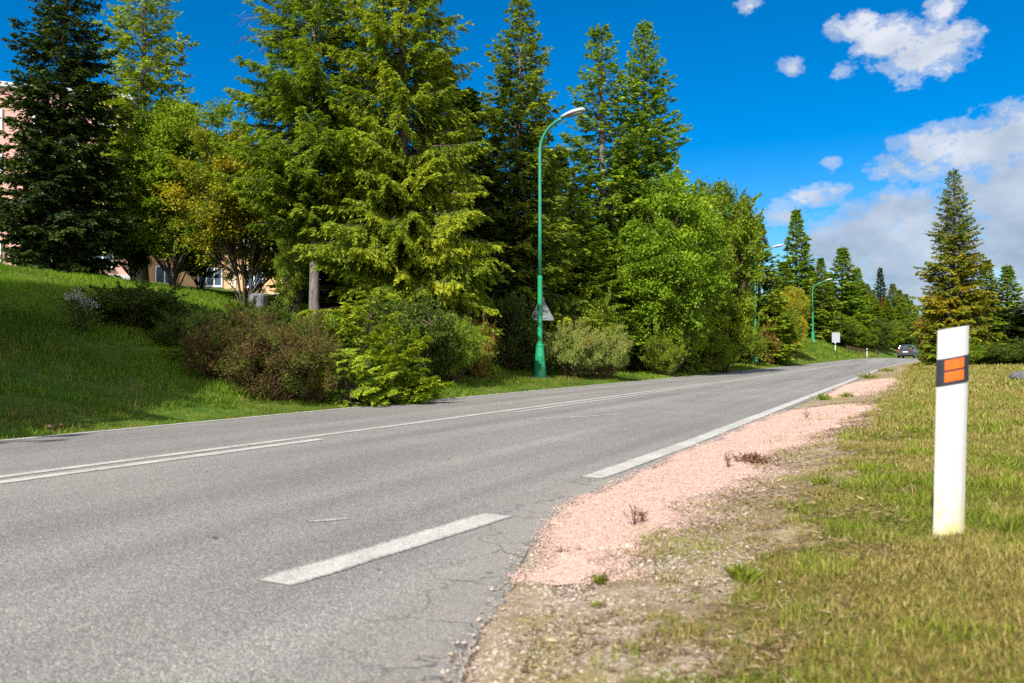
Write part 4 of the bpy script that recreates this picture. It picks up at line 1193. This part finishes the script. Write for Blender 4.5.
plant(SPY, 'spruce_tree', 'smallest young spruce, low at the road edge', 'spruce tree', 352, 14.6, 350, 76, 'spruce_fresh', rz=4, tilt=(-.25, .3))
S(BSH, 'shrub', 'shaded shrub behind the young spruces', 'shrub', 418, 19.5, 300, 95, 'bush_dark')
S(BSN, 'shrub', 'narrow-leaved shrub right of the young spruces', 'shrub', 452, 20.5, 308, 75, 'bush_green')
S(BSH, 'shrub', 'yellowing shrub on the verge before the shaded gap', 'shrub', 474, 22.5, 322, 46, 'bush_rust')
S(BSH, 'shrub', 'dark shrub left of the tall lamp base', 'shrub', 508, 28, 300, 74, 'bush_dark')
S(BSN, 'shrub', 'pale green shrub right beside the tall lamp base', 'shrub', 572, 27.2, 318, 66, 'bush_pale')
S(BSN, 'shrub', 'pale feathery shrub with a rusty patch near the verge', 'shrub', 602, 28, 324, 60, 'bush_pale')
S(BSH, 'shrub', 'olive shrub above the two pale ones', 'shrub', 586, 32, 296, 74, 'broad_lit')
S(BSH, 'shrub', 'yellow-green round shrub at the foot of the big rounded tree', 'shrub', 665, 34, 338, 40, 'bush_green')
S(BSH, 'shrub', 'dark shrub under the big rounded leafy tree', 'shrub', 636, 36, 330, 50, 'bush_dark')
S(BSH, 'shrub', 'olive shrub at the foot of the farther leafy tree', 'shrub', 705, 40, 326, 62, 'broad_lit')
S(BSH, 'shrub', 'pinkish autumn shrub beside the second lamp', 'shrub', 768, 60, 326, 24, 'bush_rust')
S(BSH, 'shrub', 'green shrub around the foot of the second lamp', 'shrub', 742, 56, 324, 50, 'bush_green')

# white flower heads on the bank
def flowers():
    rng = np.random.default_rng(5)
    x, y = at(82, 15.5); z = zat(x, y)
    o = thing('flowering_plant', 'plant with whitish flower heads at the edge of the bank shrubs', 'plant', (x, y, z))
    W = []; V0 = []; 
    for k in range(16):
        a = rng.uniform(0, 6.28); r = rng.uniform(.05, .5); h = rng.uniform(.5, .95)
        e = np.array([math.cos(a) * r, math.sin(a) * r, h])
        W.append(tube([(0, 0, 0), e * (.5, .5, .6), e], [.008, .006, .004], 4)); V0.append(e)
    wv, wf = gather(W); link('stem', np_mesh('stem', wv, wf, [M['bark_brown']]), o)
    n = 420; i = rng.integers(0, 7, n); C = np.array(V0)[i] + rng.normal(0, .045, (n, 3))
    D = unit(rng.normal(0, 1, (n, 3))); Sx = unit(np.cross(D, rng.normal(0, 1, (n, 3))))
    V, F = leaves_geo(C, D, Sx, rng.uniform(.02, .04, n), rng.uniform(.015, .03, n))
    link('flower_heads', np_mesh('flower_heads', V, F, [simple('dull_white_petal', (.33, .31, .33), .7, .2)]), o)
    n = 900; i = rng.integers(0, 16, n); C = np.array(V0)[i] * rng.uniform(.2, .95, (n, 1)) + rng.normal(0, .06, (n, 3)); C[:, 2] = np.abs(C[:, 2])
    D = unit(rng.normal(0, 1, (n, 3)) + (0, 0, -.2)); Sx = unit(np.cross(D, rng.normal(0, 1, (n, 3)) + (0, 0, 1)))
    V, F = leaves_geo(C, D, Sx, rng.uniform(.06, .1, n), rng.uniform(.02, .04, n))
    link('foliage', np_mesh('foliage', V, F, [M['bush_dark']], {'tint': ('FACE', rng.random(n)), 'dry': ('FACE', rng.random(n) * .4)}), o)
flowers()

# weeds on the shoulder
def weed(label, px, d, kind, h, r, seed, name='weed'):
    rng = np.random.default_rng(seed)
    x, y = at(px, d); z = max(zat(x, y), float(zroad(y)) - .02) + .01
    if kind == 'twig':
        W = []
        for k in range(7):
            e = np.array([rng.normal(0, r), rng.normal(0, r), h * rng.uniform(.5, 1)])
            W.append(tube([(0, 0, -.02), e * (.4, .4, .5), e], [.0028, .002, .0012], 4))
            for j in range(6):
                s = rng.uniform(.05, 1); p = e * (.4, .4, .5) * (1 - s) + e * s; W.append(tube([p, p + rng.normal(0, .014, 3) + (0, 0, .012)], [.0016, .001], 3))
        wv, wf = gather(W); me = np_mesh(name, wv, wf, [M['bush_twig']])
    else:
        n = 420 if kind == 'clod' else 200
        C = np.stack([rng.normal(0, r * .5, n), rng.normal(0, r * .5, n), np.abs(rng.normal(0, h * .35, n))], 1) if kind == 'clod' else np.stack([rng.normal(0, r * .22, n), rng.normal(0, r * .22, n), np.zeros(n) - .01], 1)
        if kind == 'clod': D = unit(rng.normal(0, 1, (n, 3)) + (0, 0, .3)); l = rng.uniform(.03, .07, n)
        else: D = unit(np.concatenate([C[:, :2] / r * .9 + rng.normal(0, .5, (n, 2)), np.full((n, 1), .8)], 1)); l = h * rng.uniform(.25, 1.2, n)
        Sx = unit(np.cross(D, rng.normal(0, 1, (n, 3))))
        V, F = leaves_geo(C, D, Sx, l, l * (.12 if kind == 'tuft' else .25))
        me = np_mesh(name, V, F, [M['bush_twig'] if kind == 'clod' else LAWN], {'tint': ('FACE', rng.random(n)), 'dry': ('FACE', rng.random(n) * (.35 if kind == 'tuft' else 1))})
    o = link(name, me, label=label, category='weed'); o.location = (x, y, z); return o
M['bush_twig'] = simple('dry_brown_stalks', (.12, .065, .04), .9, .1, var=.35, scale=40)
weed('withered dark clump of weeds lying on the pink gravel', 752, 6.6, 'clod', .06, .13, 1)
weed('upright dry reddish stalks in the near pink gravel', 634, 4.2, 'twig', .13, .025, 2)
weed('thin dry stalk pair beside the upright reddish stalks', 642, 4.25, 'twig', .07, .02, 3)
weed('dry stalks in the pink gravel before the withered clump', 728, 6.3, 'twig', .14, .03, 4)
weed('sprawling dry twig flat on the near pink gravel', 566, 3.75, 'twig', .02, .05, 5)
weed('dry stalk at the far end of the long pink gravel spill', 806, 11.2, 'twig', .16, .05, 6)
weed('green weed tuft at the tip of the pink gravel', 601, 3.25, 'tuft', .045, .05, 7)
weed('second green weed tuft, nearer the road corner', 596, 2.95, 'tuft', .025, .04, 8)
weed('green grass tuft between the two pink gravel spills, road side', 824, 16.5, 'tuft', .16, .30, 10)
weed('green grass tuft between the two pink gravel spills, lawn side', 846, 17.0, 'tuft', .12, .28, 11)
weed('wide grass tuft beyond the far pink gravel patch', 868, 31.5, 'tuft', .26, .7, 12)
weed('small grass tuft further up the dirt shoulder', 886, 43, 'tuft', .26, .6, 13)
weed('dark green weeds at the lawn edge beside the long pink spill', 822, 4.9, 'tuft', .07, .12, 14)
weed('lush green grass clump in the near lawn', 742, 3.05, 'tuft', .07, .10, 15)
weed('coarse green clump at the far right of the lawn', 1006, 3.3, 'tuft', .075, .12, 16)
def fallen_leaf(label, px, d, s, seed):
    rng = np.random.default_rng(seed); x, y = at(px, d)
    n = 8; V = []
    for i in range(n + 1):
        q = i / n; w = .45 * math.sin(math.pi * q) ** .8
        V += [(q - .5, -w * .8, .06 * math.sin(q * 5) + .14 * abs(w)), (q - .5, 0, .02 + .05 * math.sin(q * 4)), (q - .5, w * .8, .10 * w + .03)]
    F = [(i * 3 + j, i * 3 + j + 1, i * 3 + j + 4, i * 3 + j + 3) for i in range(n) for j in range(2)]
    o = MB().add(np.array(V) * s, F).build('fallen_leaf', M['bush_twig'], None, True, label=label, category='leaf')
    o.location = (x, y, float(zroad(y)) + .008); o.rotation_euler = (0, 0, rng.uniform(0, 6))
fallen_leaf('dark fallen leaf lying in the near lane', 215, 4.05, .038, 1)
fallen_leaf('small dark leaf below the white dash', 379, 3.45, .02, 2)
fallen_leaf('dark leaf further off in the near lane', 448, 7.1, .045, 3)
fallen_leaf('brown leaf on the lawn by the gravel edge', 664, 2.62, .05, 4)

# trees beside and behind the viewer that shade the bank
for x, y, h, w, lab in [(-11.5, -1.6, 10.5, 6.6, 'roadside leafy tree outside the frame shading the lower bank'), (-16.8, 1.5, 12, 6.5, 'leafy tree outside the frame shading the middle of the bank'),
                        (-14.0, 0.4, 11, 6, 'leafy tree outside the frame between the two shading the bank')]:
    plant(BRB2 if x < -16 else BRT, 'leafy_tree', lab, 'tree', 0, 0, 0, w, 'broad_dark', pos=(x, y), hz=h)

# ================================================================== LIGHT, SKY, CAMERA
SUN_EL, SUN_AZ_OFF = R_(42), R_(-1)          # sun behind the viewer, a little to the left of the road's axis
sun = bpy.data.lights.new('sun', 'SUN'); sun.energy = 5.0; sun.angle = R_(.55); sun.color = (1, .945, .85)
so = bpy.data.objects.new('sun', sun); col.objects.link(so)
from mathutils import Vector
sdir = Vector((-math.sin(SUN_AZ_OFF) * math.cos(SUN_EL), -math.cos(SUN_AZ_OFF) * math.cos(SUN_EL), math.sin(SUN_EL)))
so.rotation_euler = sdir.to_track_quat('Z', 'Y').to_euler(); so.location = (0, -20, 40)

w = bpy.data.worlds.new('World'); sc.world = w; w.use_nodes = True
nt = w.node_tree; nt.nodes.clear()
class WT(NT):
    def __init__(s): s.t = nt
T = WT()
sky = T.n('ShaderNodeTexSky'); sky.sky_type = 'NISHITA'; sky.sun_disc = False
sky.sun_elevation = SUN_EL; sky.sun_rotation = R_(180) + SUN_AZ_OFF
sky.altitude = 900; sky.air_density = 1.0; sky.dust_density = .15; sky.ozone_density = 2.6
hs = T.n('ShaderNodeHueSaturation'); hs.inputs['Saturation'].default_value = 1.55; hs.inputs['Value'].default_value = 1.0
T.l(sky.outputs[0], hs.inputs['Color'])
gm = T.n('ShaderNodeGamma'); gm.inputs[1].default_value = 1.0; T.l(hs.outputs[0], gm.inputs[0])
skyc = gm.outputs[0]
# clouds by compass bearing and height, in degrees
tc = T.n('ShaderNodeTexCoord').outputs['Generated']
sx = T.n('ShaderNodeSeparateXYZ'); T.l(tc, sx.inputs[0])
az = T.math('MULTIPLY', T.math('ARCTAN2', sx.outputs[0], sx.outputs[1]), 57.2958)
el = T.math('MULTIPLY', T.math('ARCSINE', sx.outputs[2]), 57.2958)
PITCH = math.atan(13.5 / FPX)
def azel(px, py):
    xc, yc = (px - 512) / FPX, (341.5 - py) / FPX
    fw = math.cos(PITCH) - yc * math.sin(PITCH); up = math.sin(PITCH) + yc * math.cos(PITCH)
    X = xc * CS - fw * SN; Y = fw * CS + xc * SN
    return math.degrees(math.atan2(X, Y)), math.degrees(math.atan2(up, math.hypot(X, Y)))
BL = [(852, 27, 30, 15, 1), (890, 40, 38, 20, 1), (925, 52, 42, 24, 1.1), (950, 38, 32, 16, .9), (908, 78, 22, 18, .8), (945, 8, 22, 16, .8), (968, 36, 16, 12, .6),
      (748, 3, 16, 12, .7), (793, 66, 17, 11, .62), (832, 165, 14, 10, .7), (822, 194, 28, 13, .8), (779, 214, 26, 15, .6), (843, 70, 16, 12, .45),
      (905, 165, 36, 16, .8), (960, 150, 70, 26, 1.15), (1020, 135, 60, 30, 1.2), (1000, 195, 60, 38, 1.3), (1040, 240, 80, 70, 1.4), (900, 215, 60, 24, 1.1), (870, 250, 70, 32, 1.3), (930, 260, 80, 45, 1.4), (960, 320, 120, 50, 1.5), (845, 300, 60, 24, .8), (1100, 180, 90, 90, 1.3)]
mask = None
for (px, py, rx, ry, k) in BL:
    a, e = azel(px, py); a2, _ = azel(px + rx, py); _, e2 = azel(px, py - ry)
    dx = T.math('MULTIPLY', T.math('SUBTRACT', az, a), 1 / max(.1, abs(a2 - a) * 1.25)); dy = T.math('MULTIPLY', T.math('SUBTRACT', el, e), 1 / max(.1, abs(e2 - e) * 1.25))
    v = T.math('SUBTRACT', k, T.math('ADD', T.math('MULTIPLY', dx, dx), T.math('MULTIPLY', dy, dy)))
    mask = v if mask is None else T.math('SMOOTH_MAX', mask, v, .25)
cmb = T.n('ShaderNodeCombineXYZ'); T.l(T.math('MULTIPLY', az, .1), cmb.inputs[0]); T.l(T.math('MULTIPLY', el, .15), cmb.inputs[1])
cn = T.noise(2.3, 7, .60, cmb.outputs[0], dist=.35); cn2 = T.noise(9.0, 5, .6, cmb.outputs[0]); 
cn3 = T.noise(26.0, 4, .6, cmb.outputs[0], dist=.3)
fieldv = T.math('ADD', T.math('ADD', mask, T.math('MULTIPLY', T.math('SUBTRACT', cn3, .5), .6)), T.math('MULTIPLY', T.math('SUBTRACT', cn, .5), 2.6))
fieldv = T.math('ADD', fieldv, T.math('MULTIPLY', T.math('SUBTRACT', cn2, .5), 1.7))
alpha = T.ramp(fieldv, [(.0, 0), (.5, .42), (1.1, .90)], 'EASE')
# shading put into the cloud colour by noise and height
shade = T.math('ADD', T.math('MULTIPLY', T.noise(1.5, 5, .55, cmb.outputs[0]), .8), T.math('MULTIPLY', T.math('ADD', T.math('MULTIPLY', el, .016), .0), 1.0))
ccol = T.ramp(shade, [(.36, (1.7, 2.15, 2.9)), (.53, (3.0, 3.4, 4.0)), (.74, (5.0, 5.1, 5.4))])
skyc = T.mix(1.0, skyc, (.80, .84, .88), 'MULTIPLY')
full = T.mix(alpha, skyc, ccol)
# unseen bright cumulus added behind the viewer as soft fill light
back = T.ramp(T.math('ADD', T.math('MULTIPLY', sx.outputs[1], -1.0), T.math('MULTIPLY', sx.outputs[0], .35)), [(.05, 0), (.35, 1)])
fill_clouds = T.math('MULTIPLY', T.ramp(T.noise(2.2, 6, .55, tc), [(.38, 0), (.58, .9)]), back)
fill_clouds = T.math('MULTIPLY', fill_clouds, T.ramp(sx.outputs[2], [(.0, 0), (.04, 1)]))
full = T.mix(fill_clouds, full, (15.0, 14.6, 13.8))
bg = T.n('ShaderNodeBackground'); bg.inputs['Strength'].default_value = .092; T.l(full, bg.inputs['Color'])
wo = T.n('ShaderNodeOutputWorld'); T.l(bg.outputs[0], wo.inputs['Surface'])

cam = bpy.data.cameras.new('camera'); co = bpy.data.objects.new('camera', cam); col.objects.link(co)
cam.sensor_width = 36; cam.lens = FPX / 1024 * 36; cam.clip_start = .05; cam.clip_end = 6000
co.location = (0, 0, CAM_H); co.rotation_euler = (math.pi / 2 + PITCH, 0, HEAD)
cam.dof.use_dof = True; cam.dof.focus_distance = 24; cam.dof.aperture_fstop = 3.0
sc.camera = co

sc.render.engine = 'CYCLES'
cy = sc.cycles
cy.use_denoising = False; cy.max_bounces = 6; cy.diffuse_bounces = 3; cy.glossy_bounces = 2; cy.transmission_bounces = 4; cy.transparent_max_bounces = 4
cy.sample_clamp_indirect = 6
vs = sc.view_settings
vs.view_transform = 'Standard'; vs.look = 'None'; vs.gamma = 1; vs.exposure = 0.92
